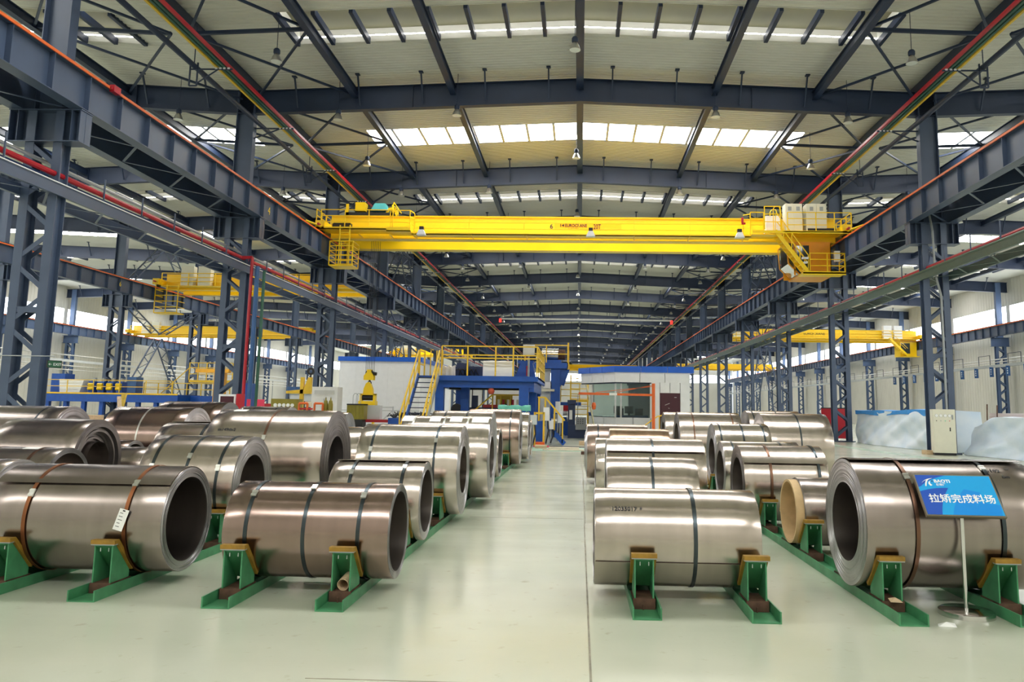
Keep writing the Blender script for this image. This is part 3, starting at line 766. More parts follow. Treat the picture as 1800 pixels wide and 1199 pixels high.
# farther columns, white-building side
C('C1', 12.6, .655, -9.25, -7.86, 'dark', 'thick coil with loose stepped layers around its bore', (), end='enddark', ri=.30, rings=9, wob=.05, buckle=None, steps=-.12)
C('C2', 10.35, .49, -8.0, -6.85, 'dark', 'low dull coil with a white label just beside the loose-layered coil', (.2, .72), 'strapb', ri=.44, papers=((.62, 10, .24, .1),), buckle=None)
C('C3', 8.2, .49, -7.2, -5.94, 'silver', 'coil cut by the edge of the photo in front of the low dull coil', (), ri=.37, buckle=None)
C('C6', 14.0, .40, -9.1, -7.74, 'dark', 'low plain coil in the gap behind the loose-layered coil', (), buckle=None)
C('C5', 15.2, .43, -10.6, -8.75, 'brown', 'low dark-bored coil just behind the low plain coil', (), ri=.36, buckle=None)
C('C4', 16.8, .745, -13.2, -11.1, 'dark', 'pale-ended coil cut by the edge of the photo below the laced column', (.78,), buckle=None, ri=.2)
C('B4', 16.7, .755, -9.98, -8.28, 'brown', 'large brown coil with one pale strap and a white label', (.46,), 'pale', papers=((.14, 20, .2, .12),), buckle=None, ri=.25)
C('B5', 19.0, .82, -10.2, -8.62, 'brown', 'large brown two-strap coil behind the pale-strapped coil', (.15, .68), buckle=None, ri=.25)
# aisle column, sign side
C('R1a', 7.48, .435, .15, 1.62, 'silver', 'silver one-strap coil with handwritten number, nearest beside the aisle', (.605,), buckle=None, seam=(112, 165), lift=.004)
C('R1b', 9.72, .515, .335, 1.415, 'silver', 'silver coil right behind the handwritten one', (.5,), buckle=None)
C('R1c', 11.95, .585, .41, 1.85, 'silver', 'silver coil with a loose sheet edge across its front, third beside the aisle', (.47,), seam=(46, -60), buckle=None, lift=.016)
C('R1d', 14.15, .55, .30, 1.6, 'bright', 'bright coil showing only a narrow strip past the loose-edged coil', (), buckle=None)
C('R1f', 16.35, .61, .63, 1.84, 'copper', 'copper-toned coil lying behind the loose-edged coil', (), buckle=None, papers=())
C('R1e', 18.6, .63, .19, 1.60, 'pinkish', 'rosy coil with stepped inner layers at the far end of the aisle', (.18,), buckle=None, steps=.06, rings=6)
C('R1h', 20.8, .785, 2.58, 4.18, 'silver', 'big two-strap coil with dark stuffed end before the white control cabin', (.23, .86), 'strapb', end='enddark', buckle=None, ri=.5)
C('R1i', 22.9, .78, 2.45, 3.9, 'silver', 'coil showing only its dark end behind the two-strap coil by the cabin', (), end='enddark', buckle=None, ri=.5)
# second and third columns, sign side
C('R3a', 7.66, .585, 2.55, 4.17, 'dark', 'large coil behind the blue sign board', (.27, .73), ('strapb', 'strap'), ri=.365, seam=(14, -70), rings=26, wob=.002, buckle=40, lift=.016)
C('R2a', 9.82, .405, 2.68, 3.95, 'dark', 'small coil with protruding cardboard core', (), core=.10, buckle=None, ri=.38)
C('R2b', 11.95, .55, 2.39, 3.60, 'silver', 'two-strap coil with a loose sheet edge above a dark core end, behind the cardboard-core coil', (.32, .89), ('strapb', 'strap'), seam=(56, -60), end='enddark', buckle=None, lift=.022)
C('R2c', 14.15, .54, 2.53, 3.87, 'bright', 'bright coil whose ring-shaped end shows beside the loose-edged two-strap coil', (.13, .76), buckle=None)
C('R2d', 16.35, .68, 2.75, 3.86, 'bright', 'bright coil with three greenish straps', (.1, .5, .88), buckle=None)
C('R2e', 18.5, .79, 4.22, 5.72, 'silver', 'tall silver coil with one dark strap nearest the tarpaulins', (.52,), buckle=None, ri=.55)
C('R2f', 21.0, .82, 4.42, 5.80, 'silver', 'silver coil just peeping over the tall one-strap coil', (.1, .55), buckle=None)
write_on(CO['R1a'], '12035017', .058, -.735 + 1.47 * .10, 52, .435)
write_on(CO['R1a'], '#', .04, -.735 + 1.47 * .10 + .255, 50, .435)
write_on(CO['R3a'], '35102', .065, .36, 31, .585); write_on(CO['R3a'], 'm', .045, .58, 27, .585); write_on(CO['R3a'], '6m', .055, .50, 39, .585)
write_on(CO['B2'], 'm149dx2', .07, -.72, 54, .76); write_on(CO['R1c'], '41469', .06, -.5, 22, .585)
# white tag hanging on the rusty strap
tg = MB().box(-.045, .045, -.10, .09, 0, .002).build('paper_tag', PAPER, CO['B0']); a = math.radians(84)
tg.matrix_local = Matrix.Translation((-.83 + 1.66 * .785, -math.sin(a) * .51, math.cos(a) * .51)) @ Matrix.Rotation(a, 4, 'X') @ Matrix.Rotation(math.radians(-14), 4, 'Z')
ln = MB()
for i in range(5): ln.box(-.03, .0 + .006 * (i % 3), .05 - .03 * i, .055 - .03 * i, .002, .003)
ln.box(-.012, .012, .07, .082, .002, .003); ln.build('tag_print', INK, tg)

# ------------------------------------------------------------------ green coil racks
SAD = []
def saddle(parent, y, face, cx=0):
    """a hollow saddle: face = +1 slopes away from the photographer (stands before the coil), -1 behind it"""
    if SAD:
        o, subs = SAD[0]; c = copy_part(o, parent, (cx, y, 0)); c.rotation_euler.z = 0 if face > 0 else math.pi
        for q in subs: copy_part(q, c)
        return c
    poly = [(0, .10), (0, .435), (.03, .435), (.285, .165), (.285, .10)]
    b = MB(); b.prism(poly, 'x', -.085, -.073); b.prism(poly, 'x', .073, .085); b.prism([(.03, .434), (.284, .166), (.262, .15), (.012, .415), (0, .415), (0, .434)], 'x', -.073, .073)
    o = b.build('saddle', GREEN, parent, (cx, y, 0))
    pd = MB(); pd.prism([(-.025, .437), (-.025, .474), (.045, .474), (.318, .19), (.290, .165), (.03, .437)], 'x', -.11, .11)
    pad = pd.build('pad', PAD, o)
    ub = MB().box(-.108, .108, -.023, .03, .428, .4365).build('pad_edge', GREY, o)
    bp = MB().box(-.095, .095, -.012, .0, .012, .10).box(-.095, .095, 0, .30, .088, .10)
    base = bp.build('base_plate', RUST, o)
    bt = MB().tube((-.01, -.03, .012), (-.01, -.03, .055), .007, 6); bl = bt.build('bolt', RUST, o)
    cl = MB().tube((-.035, .012, .40), (-.035, .012, .37), .004, 5).tube((.04, .012, .40), (.04, .012, .37), .004, 5).build('clips', SILVER, o)
    subs = [pad, ub, base, bl, cl]; SAD.append((o, subs))
    if face < 0: o.rotation_euler.z = math.pi
    return o
def rail(x, ya, yb, coils, label, group=None):
    r = thing('skid_rail', (x, 0, 0), label, 'coil rack', group)
    b = MB(); b.box(-.12, .12, ya, yb, 0, .010); b.box(-.12, -.108, ya, yb, .010, .095); b.box(.108, .12, ya, yb, .010, .095)
    b.build('channel', GREEN, r)
    for k in coils:
        o = CO[k]; Y = o.location.y; rr = o.location.z - .1
        d = .414 * rr + .385
        saddle(r, Y - d, 1); saddle(r, Y + d, -1)
    return r
A = ['A1', 'A2', 'A3', 'A4', 'A4b', 'A5', 'A6', 'A7', 'A8']
rail(-2.06, 6.62, 28.4, A, 'green skid rail running beside the aisle under the brown three-strap coil')
rail(-3.025, 6.63, 28.4, A, 'green skid rail under the outer end of the brown three-strap coil')
B = ['B0', 'B1', 'B2', 'B7']
rail(-4.245, 6.74, 15.5, B, 'green skid rail under the tagged end of the rusty-strapped coil')
rail(-5.20, 6.74, 15.5, B, 'green skid rail under the far end of the rusty-strapped coil')
R1 = ['R1a', 'R1b', 'R1c', 'R1d', 'R1f', 'R1e']
rail(.575, 6.60, 20, R1, 'green skid rail beside the aisle under the handwritten coil')
rail(1.54, 6.58, 20, R1, 'green skid rail under the strap-side end of the handwritten coil')
R2 = ['R3a', 'R2a', 'R2b', 'R2c', 'R2d']
rail(2.73, 6.61, 17.8, R2, 'green skid rail between the handwritten coil and the sign stand')
rail(3.72, 6.66, 17.8, R2, 'green skid rail just beyond the foot of the sign stand')
for k in ('B8', 'B3', 'B6', 'C1', 'C2', 'C3', 'C6', 'C5', 'C4', 'B4', 'B5', 'R1h', 'R1i', 'R2e', 'R2f'):
    o = CO[k]; Y = o.location.y; x = o.location.x; rr = o.location.z - .1
    for s in (-1, 1): rail(x + .42 * s, Y - .414 * rr - .5, Y + .414 * rr + .5, [k], 'short green skid rail hidden under a coil of the back columns', 'short skid rails of the back columns')
# crumpled tube inside a saddle, scraps
b = MB(); b.lathe([(.052, -.15), (.055, .06), (.050, .06), (.047, -.15)], 'y', 16, closed=True)
o = b.build('paper_tube', WOOD, loc=(-2.035, 7.08, .175)); o.rotation_euler = (math.radians(10), 0, math.radians(-4)); tag(o, 'torn brown paper tube stuffed in the saddle under the brown coil', 'tube')
b = MB().add([(0, 0, 0), (.14, -.02, .0), (.16, .06, .012), (.03, .08, .0), (.08, .03, .03)], [(0, 1, 4), (1, 2, 4), (2, 3, 4), (3, 0, 4)])
tag(b.build('paper_scrap', PAPER, loc=(2.93, 6.63, .001)), 'crumpled grey scrap on the floor at the sign stand', 'scrap')
b = MB().add([(0, 0, 0), (.10, -.01, .0), (.10, .05, .01), (.0, .06, .02), (.05, .03, .035)], [(0, 1, 4), (1, 2, 4), (2, 3, 4), (3, 0, 4)])
tag(b.build('paper_scrap', WOOD, loc=(2.69, 6.98, .101)), 'brown scrap inside the saddle behind the sign stand', 'scrap')
b = MB().box(0, .30, 0, .02, 0, .006); tag(b.build('paper_scrap', PAPER, loc=(-2.62, 7.6, .001)), 'white paper scrap on the floor under the brown three-strap coil', 'scrap')

# ------------------------------------------------------------------ sign stand
st = thing('sign_stand', (3.345, 7.02, 0), 'blue white-lettered sign board on a steel pole with a round base', 'sign')
MB().lathe([(.001, .058), (.205, .050), (.222, .040), (.225, .0), (.001, .0)], 'z', 48).build('base', CHROME, st, smooth=True, ang=.5)
MB().tube((0, 0, .05), (0, 0, .93), .0175, 20).build('pole', CHROME, st, smooth=True)
tilt = math.radians(40)
BM = Matrix.Translation((0, .03, 1.005)) @ Matrix.Rotation(math.radians(-2), 4, 'Z') @ Matrix.Rotation(math.pi / 2 - tilt, 4, 'X')
bd = MB().box(-.335, .335, -.215, .215, -.03, 0); bo = bd.build('board', BRASS, st); bo.matrix_local = BM
def flat(name, poly, m, z): 
    b = MB(); n = len(poly); b.add([(x, y, z) for x, y in poly] + [(x, y, z - .001) for x, y in poly], [tuple(range(n)), tuple(range(n, 2 * n))[::-1]] + [(i, n + i, n + (i + 1) % n, (i + 1) % n) for i in range(n)])
    return b.build(name, m, bo)
flat('face', [(-.323, -.203), (.323, -.203), (.323, .203), (-.323, .203)], SIGN1, .002)
def arc(pts, k=8):                                     # quadratic curve through control points
    (x0, y0), (x1, y1), (x2, y2) = pts
    return [((1 - t) ** 2 * x0 + 2 * t * (1 - t) * x1 + t * t * x2, (1 - t) ** 2 * y0 + 2 * t * (1 - t) * y1 + t * t * y2) for t in [i / k for i in range(k + 1)]]
flat('swoosh', [(-.323, .203), (-.323, .075)] + arc([(-.30, .085), (-.22, .16), (-.08, .197)]) + [(-.06, .203)], SIGN2, .003)
flat('swoosh', [(-.323, .03)] + arc([(-.323, .03), (-.2, .075), (-.07, .07)]) + arc([(-.07, .07), (-.17, -.06), (-.2, -.203)]) + [(-.323, -.203)], SIGN2, .003)
flat('swoosh', arc([(.06, .06), (-.06, -.06), (-.11, -.203)]) + [(.06, -.203)] + arc([(.06, -.203), (.1, -.11), (.16, -.06)]) + [(.19, .03)], SIGN3, .003)
flat('swoosh', arc([(.16, -.07), (.09, -.12), (.06, -.203)]) + [(.30, -.203), (.323, -.1)], SIGN3, .0035)
text('lettering', '拉矫完成料场', .094, TEXTWHITE, bo, Matrix.Translation((-.268, -.075, .005)), bold=.0016)
text('lettering', 'BAOTI', .044, TEXTWHITE, bo, Matrix.Translation((-.175, .125, .005)), bold=.0016, sx=1.1)
text('lettering', '板带厂', .028, TEXTWHITE, bo, Matrix.Translation((-.165, .092, .005)), bold=.0006)
flat('emblem', arc([(-.285, .118), (-.25, .165), (-.18, .170)]) + arc([(-.205, .160), (-.235, .15), (-.252, .085)]) + arc([(-.262, .085), (-.255, .13), (-.237, .150)]) + [(-.26, .14)], TEXTWHITE, .005)
flat('emblem', arc([(-.205, .143), (-.245, .12), (-.215, .088)]) + arc([(-.196, .098), (-.222, .108), (-.205, .143)]), TEXTWHITE, .005)
flat('emblem', [(-.19 + .006 * math.cos(t * .7854), .140 + .006 * math.sin(t * .7854)) for t in range(8)], INKRED, .005)

# ------------------------------------------------------------------ cranes
def rails3(b, p, q, n, hs=(.38, .74, 1.1), r=.022):
    """a handrail from p to q (floor points) with n bays"""
    p = Vector(p); q = Vector(q)
    for i in range(n + 1):
        a = p.lerp(q, i / n); key = (round(a.x, 2), round(a.y, 2), round(a.z, 2))
        if key in POSTS: continue                     # the next stretch shares this post
        POSTS.add(key); b.bar(a, a + Vector((0, 0, hs[-1])), r * 2.2, r * 2.2, (0, 1, 0))
    for h in hs: b.bar(p + Vector((0, 0, h)), q + Vector((0, 0, h)), r * 2, r * 2)
    return b
def end_rail(name, b, m, root): return b.build(name, m, root)
def crane(Y, xa, xb, label, main=False, cab=False, words=(), z0=11.6):
    r = thing('bridge_crane', (0, Y, 0), label, 'crane')
    P = lambda bb, nm, m=YEL, **k: bb.build(nm, m, r, **k)
    for nm, y in (('near_girder', .1), ('far_girder', 3.1)):
        b = MB(); b.box(xa + .5, xb - .5, y, y + .03, z0 + .02, z0 + 1.33); b.box(xa + .5, xb - .5, y + .57, y + .6, z0 + .02, z0 + 1.33)
        b.box(xa + .5, xb - .5, y - .05, y + .65, z0 - .02, z0 + .02); b.box(xa + .5, xb - .5, y - .05, y + .65, z0 + 1.33, z0 + 1.36)
        P(b, 'girder'); P(MB().box(xa + .8, xb - .8, y + .27, y + .33, z0 + 1.36, z0 + 1.44), 'trolley_rail', BLACK)
    for x in (xa, xb):
        s = 1 if x == xa else -1
        P(MB().box(x - .02, x + .5 if s > 0 else x + .02, -1.2, 5.0, z0 + .28, z0 + .78) if s > 0 else MB().box(x - .5, x + .02, -1.2, 5.0, z0 + .28, z0 + .78), 'end_carriage')
        for y in (-.6, 4.4): P(MB().tube((x + .12 * s, y, z0 + .36), (x + .30 * s, y, z0 + .36), .26, 18), 'wheel', BLACK)
        P(MB().tube((x + .25 * s, -1.5, z0 + .5), (x + .25 * s, -1.2, z0 + .5), .07, 10), 'buffer', RED)
    if not main:
        P(MB().box(xa + .6, xb - .6, -.9, .05, z0 + .17, z0 + .22), 'walkway')
        P(rails3(MB(), (xa + .6, -.88, z0 + .2), (xb - .6, -.88, z0 + .2), 8, r=.03), 'handrail')
    else:
        # left raised stretch, middle stretch, right stretch of the walkway
        P(MB().box(xa + .0, -11.3, -1.2, .04, 11.86, 11.92).box(xa, -11.3, -1.2, -1.17, 11.86, 12.0), 'walkway')
        P(MB().box(-11.3, -9.9, -1.2, .04, 11.76, 11.82).box(-11.3, -9.9, -1.2, -1.17, 11.76, 12.02), 'walkway')
        P(MB().box(-9.9, 9.75, -.85, .04, 11.66, 11.72).box(-9.9, 9.75, -.85, -.82, 11.66, 11.80), 'walkway')
        P(MB().box(9.75, 11.5, -1.1, .04, 11.76, 11.82).box(11.5, xb, -1.2, .04, 11.90, 11.96).box(9.75, xb, -1.2, -1.17, 11.84, 12.0), 'walkway')
        for x in [-13, -11.2, -9.75, -6.4, -3.2, -.05, 3.1, 6.25, 9.4]: P(MB().bar((x, -.85, 11.66), (x, .1, 11.3 + .33), .06, .06), 'walkway_bracket')
        for i in range(3): P(rails3(MB(), (xa + .3 + 1.4 * i, -1.18, 11.92), (xa + 1.7 + 1.4 * i, -1.18, 11.92), 1), 'handrail')
        P(rails3(MB(), (-11.1, -1.18, 11.9), (-9.95, -1.18, 11.9), 1), 'handrail'); P(rails3(MB(), (-9.95, -1.18, 11.9), (-9.75, -.84, 11.8), 1), 'handrail')
        xs = [-9.75, -6.55, -3.35, -.15, 3.05, 6.25, 9.3]
        for u, v in zip(xs, xs[1:]): P(rails3(MB(), (u, -.84, 11.66), (v, -.84, 11.66), 1, (.37, .74, 1.10), .018), 'handrail')
        P(rails3(MB(), (9.3, -.84, 11.66), (9.65, -1.1, 11.66), 1, (.5, .9, 1.3)), 'handrail'); P(rails3(MB(), (9.65, -1.18, 11.95), (10.4, -1.18, 11.95), 1), 'handrail')
        P(rails3(MB(), (10.45, -1.18, 12.05), (11.35, -1.18, 12.05), 1, (.45, .9, 1.35)), 'handrail')
        for u, v in ((11.75, 13.35), (13.35, 14.4), (14.4, 15.35)): P(rails3(MB(), (u, -1.18, 11.96), (v, -1.18, 11.96), 1), 'handrail')
        for y in (-1.15, -.3, .6): P(rails3(MB(), (xa + .02, y, 11.95), (xa + .02, y + .8, 11.95), 1), 'handrail'); P(rails3(MB(), (xb, y, 11.95), (xb, y + .8, 11.95), 1), 'handrail')
        P(MB().box(-14.5, -13.5, -.9, -.5, 12.1, 12.3).tube((-14.6, -.7, 12.2), (-13.6, -.7, 12.2), .12, 10), 'drive_motor', BLACK); P(MB().tube((13.0, -.7, 12.15), (14.6, -.7, 12.15), .12, 10), 'drive_motor', BLACK)
        # electrical cabinets
        for x0, x1, h in ((11.75, 12.72, 1.72), (12.95, 14.1, 1.72)):
            c = P(MB().box(x0, x1, -.75, -.1, 11.97, 11.97 + h), 'electric_cabinet', CREAM)
            xm = (x0 + x1) / 2
            for u, v in ((x0 + .02, xm - .01), (xm + .01, x1 - .02)):
                d = MB().box(u, v, -.77, -.75, 12.0, 11.95 + h).build('door', CREAM, c)
                g = MB().box((u + v) / 2 - .1, (u + v) / 2 + .1, -.78, -.77, 11.97 + h - .42, 11.97 + h - .18).build('vent', GREY, c)
        P(MB().box(10.62, 11.45, -.8, -.2, 11.98, 12.95), 'electric_box', WHITE)
        P(MB().tube((9.25, -.9, 12.5), (9.25, -.9, 12.8), .07, 10).box(9.2, 9.42, -.95, -.85, 12.4, 12.5), 'fire_extinguisher', RED)
        # operator's cab, its porch and stair
        b = MB(); x0, x1 = 11.95, 14.5; y0, y1 = -.1, 1.9; zb, zt = 9.62, 11.5
        b.box(13.25, x1, y0, y0 + .05, zb, zt); b.box(x1 - .05, x1, y0, y1, zb, zt); b.box(x0 + .3, x1, y1 - .05, y1, zb, zt); b.box(x0, x1, y0, y1, zt, zt + .08)
        b.box(x0 + .6, x1, y0, y1, zb - .08, zb); b.box(12.35, 12.45, y0, y0 + .05, zb, zt); b.box(12.35, 13.25, y0, y0 + .05, zt - .12, zt)
        for y in (y0, y1 - .07): b.bar((x0, y + .035, zt), (x0 + .1, y + .035, 10.3), .07, .07); b.bar((x0 + .1, y + .035, 10.3), (x0 + .75, y + .035, zb), .07, .07)
        P(b, 'cab_shell', mat('cab_orange', (0.85, 0.36, 0.01), .4, var=.05))
        P(MB().add([(x0, y0, zt), (x0, y1, zt), (x0 + .1, y1, 10.3), (x0 + .1, y0, 10.3)], [(0, 1, 2, 3)]).add([(x0 + .1, y0, 10.3), (x0 + .1, y1, 10.3), (x0 + .75, y1, zb), (x0 + .75, y0, zb)], [(0, 1, 2, 3)])
          .add([(x0, y0 + .02, zt), (12.35, y0 + .02, zt), (12.35, y0 + .02, zb), (x0 + .75, y0 + .02, zb), (x0 + .1, y0 + .02, 10.3)], [(0, 1, 2, 3, 4)]), 'cab_window', GLASS)
        P(MB().box(12.47, 13.23, y0 + .01, y0 + .04, zb + .1, zt - .14), 'cab_door_glass', DKGLASS)
        P(MB().box(12.8, 13.15, .5, .9, 9.62, 10.4).box(12.85, 13.1, .8, .9, 10.4, 10.8), 'driver_seat', BLACK)
        P(MB().box(12.55, 14.95, -1.2, -.1, 9.52, 9.60).box(12.55, 14.95, -1.2, -1.16, 9.45, 9.66), 'cab_porch')
        P(rails3(MB(), (12.95, -1.18, 9.6), (14.9, -1.18, 9.6), 2), 'handrail'); P(rails3(MB(), (14.92, -1.18, 9.6), (14.92, -.2, 9.6), 1), 'handrail')
        P(MB().box(14.45, 14.75, -.9, -.7, 10.3, 10.9), 'control_box', WHITE); P(MB().box(12.5, 12.85, -1.3, -1.1, 10.35, 10.45).box(12.6, 12.8, -1.3, -1.1, 10.1, 10.2), 'floodlight', WHITE)
        sp, sq = Vector((11.05, -.75, 12.0)), Vector((12.85, -.75, 9.62))
        for dy in (-.4, .3): P(MB().bar(sp + Vector((0, dy, 0)), sq + Vector((0, dy, 0)), .05, .22), 'stair_stringer')
        for i in range(9):
            p = sp.lerp(sq, (i + .5) / 9); P(MB().box(p.x - .12, p.x + .12, p.y - .38, p.y + .28, p.z - .02, p.z + .02), 'tread')
        for dy in (-.42, .32):
            b = MB(); o1, o2 = sp + Vector((0, dy, 0)), sq + Vector((0, dy, 0))
            for h in (.5, 1.0): b.bar(o1 + Vector((.1, 0, h)), o2 + Vector((.0, 0, h)), .045, .045)
            for i in range(5): p = o1.lerp(o2, i / 4); b.bar(p, p + Vector((.02, 0, 1.0)), .04, .04, (0, 1, 0))
            pts = [(sp.x - .1, sp.y + dy, 12.0), (sp.x - .1, sp.y + dy, 13.2)] + [(sp.x + .12 - .22 * math.cos(t), sp.y + dy, 13.2 + .22 * math.sin(t)) for t in (.5, 1.0, 1.57, 2.2)] + [(sp.x + .4, sp.y + dy, 12.75)]
            b.path(pts, .024, 6); P(b, 'stair_rail')
        # rail-side landing cage with its ladder
        X0, X1, ya, yb, za, zb2 = -14.55, -13.2, -1.2, 0, 9.75, 11.15
        b = MB().box(X0, X1, ya, yb, za - .05, za)
        P(b, 'cage_floor')
        for h in (.0, .28, .56, .84, 1.12, 1.4): P(MB().bar((X0, ya, za + h), (X1, ya, za + h), .045).bar((X0, yb, za + h), (X1, yb, za + h), .045).bar((X0, ya, za + h), (X0, yb, za + h), .045).bar((X1, ya, za + h), (X1, yb, za + h), .045), 'cage_hoop')
        for x in (X0, (X0 + X1) / 2, X1):
            for y in (ya, yb): P(MB().bar((x, y, za), (x, y, za + 1.4), .05, .05, (0, 1, 0)), 'cage_post')
        lx = (-14.0, -13.42)
        for x in lx: P(MB().bar((x, ya + .02, 9.8), (x, ya + .02, 12.1), .06, .06, (0, 1, 0)), 'ladder_stile')
        for i in range(7): P(MB().bar((lx[0], ya + .02, 10 + .33 * i), (lx[1], ya + .02, 10 + .33 * i), .035), 'rung')
        # bumper bars
        for s in (-1, 1): P(MB().tube((s * 15.9, -1.6, 11.95 + .3), (s * 15.1, -1.2, 12.0), .07, 8), 'bumper_bar')
        for x in (-9.28, .53, 9.05):
            b = MB().prism([(-.26, -.28), (.26, -.28), (.13, .02), (-.13, .02)], 'y', -.18, .18)
            o = P(b, 'floodlight', WHITE); o.location = (x, -1.0, 11.86)
            MB().cbox((0, 0, .12), (.24, .24, .22)).build('ballast', BLACK, o)
        # lettering on the near girder
        M0 = lambda x, z: Matrix.Translation((x, .09, z)) @ FACE
        P(MB().box(-1.6, 2.35, .085, .095, 12.25, 12.62), 'name_strip', mat('deep_yellow', (0.95, 0.50, 0.0), .4, var=0))
        text('lettering', '6', .40, INK, r, M0(-1.88, 12.29) @ Matrix.Translation((0, 0, .02)), bold=.007)
        text('lettering', 'EUROCRANE', .26, INKRED, r, M0(-.98, 12.40) @ Matrix.Translation((0, 0, .02)), bold=.0075, sx=.85)
        text('lettering', 'C H I N A', .09, INKRED, r, M0(-.8, 12.285) @ Matrix.Translation((0, 0, .02)), sx=1.8)
        P(MB().prism([(-1.26, 12.40), (-1.22, 12.40), (-1.22, 12.58), (-1.26, 12.58)], 'y', .07, .085).prism([(-1.19, 12.49), (-1.03, 12.58), (-1.03, 12.40)], 'y', .07, .085), 'emblem', INKRED)
        text('lettering', '20T', .42, INKRED, r, M0(.70, 12.285) @ Matrix.Translation((0, 0, .02)), bold=.009, sx=.66)
        # hoist trolley
        b = MB().box(-14.2, -11.3, .3, .5, 13.05, 13.25).box(-14.2, -11.3, 3.3, 3.5, 13.05, 13.25).box(-14.2, -14, .3, 3.5, 13.05, 13.25).box(-11.5, -11.3, .3, 3.5, 13.05, 13.25).box(-14.1, -11.4, .6, 3.2, 13.0, 13.06)
        P(b, 'trolley_frame', BLACK)
        P(MB().tube((-13.9, 1.5, 13.55), (-12.6, 1.5, 13.55), .35, 16), 'hoist_drum', BLACK)
        P(MB().box(-13.75, -13.15, .7, 1.3, 13.45, 13.98), 'hoist_box', YEL); P(MB().prism([(-12.85, 13.5), (-11.75, 13.5), (-11.95, 13.95), (-12.6, 13.95)], 'y', .8, 1.4), 'hoist_motor', CYAN)
        P(MB().lathe([(.36, -.06), (.36, .06), (.2, .06), (.2, -.06)], 'y', 20, (-11.55, .9, 13.35), closed=True), 'cable_reel', YEL)
        P(rails3(MB(), (-11.45, .6, 13.2), (-11.4, 1.9, 13.2), 2, (.3, .6)), 'trolley_rail_guard', YEL)
        P(MB().bar((-11.4, .7, 14.0), (-10.9, .7, 13.3), .05).bar((-11.4, .7, 13.2), (-11.4, .7, 14.0), .05), 'trolley_rail_guard', YEL)
        P(MB().box(-14.35, -14.2, .8, .95, 13.1, 13.9), 'trolley_post', YEL)
    for body, x, z, sz in words: text('lettering', body, sz, INK, r, Matrix.Translation((x, .08, z)) @ FACE)
    if not main:
        b = MB(); xm = xa + (xb - xa) * .35
        P(b.box(xm, xm + 2.6, .4, 3.4, z0 + 1.45, z0 + 1.65), 'trolley_frame', BLACK); P(MB().tube((xm + .3, 1.9, z0 + 2.0), (xm + 2.2, 1.9, z0 + 2.0), .4, 12), 'hoist_drum', NAVY)
        for x in (xa + 2.2, xa + 3.7): P(MB().box(x, x + 1.1, -.75, -.15, z0 + .22, z0 + 1.95), 'electric_cabinet', CREAM)
        if cab == 'cage':
            X0, X1 = xa + .3, xa + 2.3
            for h in (0, .5, 1, 1.5, 2.0): P(MB().bar((X0, -1.2, 9.4 + h), (X1, -1.2, 9.4 + h), .06).bar((X1, -1.2, 9.4 + h), (X1, 0, 9.4 + h), .06).bar((X0, -1.2, 9.4 + h), (X0, 0, 9.4 + h), .06), 'cage_hoop')
            for x in (X0, (X0 + X1) / 2, X1): P(MB().bar((x, -1.2, 9.4), (x, -1.2, 11.9), .06, .06, (0, 1, 0)), 'cage_post')
            P(MB().box(X0, X1, -1.2, 0, 9.34, 9.4), 'cage_floor')
        if cab == 'cab':
            x1 = xb - .6; P(MB().box(x1 - 2.2, x1, -.1, 1.8, 9.5, 11.5), 'cab_shell'); P(MB().box(x1 - 2.1, x1 - .9, -.13, -.1, 9.9, 11.3), 'cab_window', DKGLASS)
            sp, sq = Vector((x1 - 4.0, -.8, 11.9)), Vector((x1 - 1.6, -.8, 9.5))
            for dy in (-.35, .35): P(MB().bar(sp + Vector((0, dy, 0)), sq + Vector((0, dy, 0)), .06, .25), 'stair_stringer'); P(MB().bar(sp + Vector((0, dy, 1)), sq + Vector((0, dy, 1)), .05), 'stair_rail')
            for i in range(10): p = sp.lerp(sq, (i + .5) / 10); P(MB().box(p.x - .12, p.x + .12, p.y - .33, p.y + .33, p.z - .02, p.z + .02), 'tread')
            for x in (x1 - 4.6, x1 - 3.2): P(MB().box(x, x + 1.1, -.75, -.15, z0 + .22, z0 + 2.0), 'electric_cabinet', WHITE)
            P(MB().box(x1 - 2.2, x1, -1.2, -.1, 9.4, 9.48), 'cab_porch')
    return r
crane(44.6, -15.45, 15.35, 'bright yellow bridge crane with lettering spanning the middle nave', main=True)
crane(66.0, -37.0, -16.95, 'yellow bridge crane with a ladder cage in the west nave', cab='cage', words=(('32/5T', -26.6, 12.2, .6),))
crane(106.0, 17.1, 46.2, 'yellow bridge crane with a cab stair in the east nave', cab='cab', words=(('EUROCRANE', 30.5, 12.3, .5),))
crane(112.0, -66.8, -39.0, 'orange-yellow bridge crane in the far west nave')
crane(150.0, -37.0, -16.95, 'small distant yellow bridge crane in the west nave')
crane(196.0, -15.1, 15.0, 'distant yellow bridge crane seen past the control cabin roof')
crane(185.0, 17.1, 46.2, 'most distant yellow bridge crane in the east nave')
# ropes, hook block and coil tongs hanging from the trolley
hk = thing('hook_block', (-12.62, 46.2, 0), 'yellow hook block with black hook hanging on wire ropes before the white building', 'hook block')
for i in range(6): MB().tube((-.25 + .1 * i, 0, 3.7), (-.28 + .112 * i, 0, 13.05), .012, 5).build('wire_rope', BLACK, hk)
MB().prism([(-.32, 3.25), (.28, 3.25), (.28, 3.5), (.12, 3.72), (.12, 3.88), (-.14, 3.88), (-.14, 3.72), (-.32, 3.5)], 'y', -.2, -.1).prism([(-.32, 3.25), (.28, 3.25), (.28, 3.5), (.12, 3.72), (.12, 3.88), (-.14, 3.88), (-.14, 3.72), (-.32, 3.5)], 'y', .1, .2).build('side_plate', YEL, hk)
MB().tube((-.01, -.1, 3.62), (-.01, .1, 3.62), .25, 18).build('sheave', BLACK, hk); MB().tube((.2, -.05, 3.65), (.42, -.05, 3.62), .1, 8).build('cable_socket', BLACK, hk)
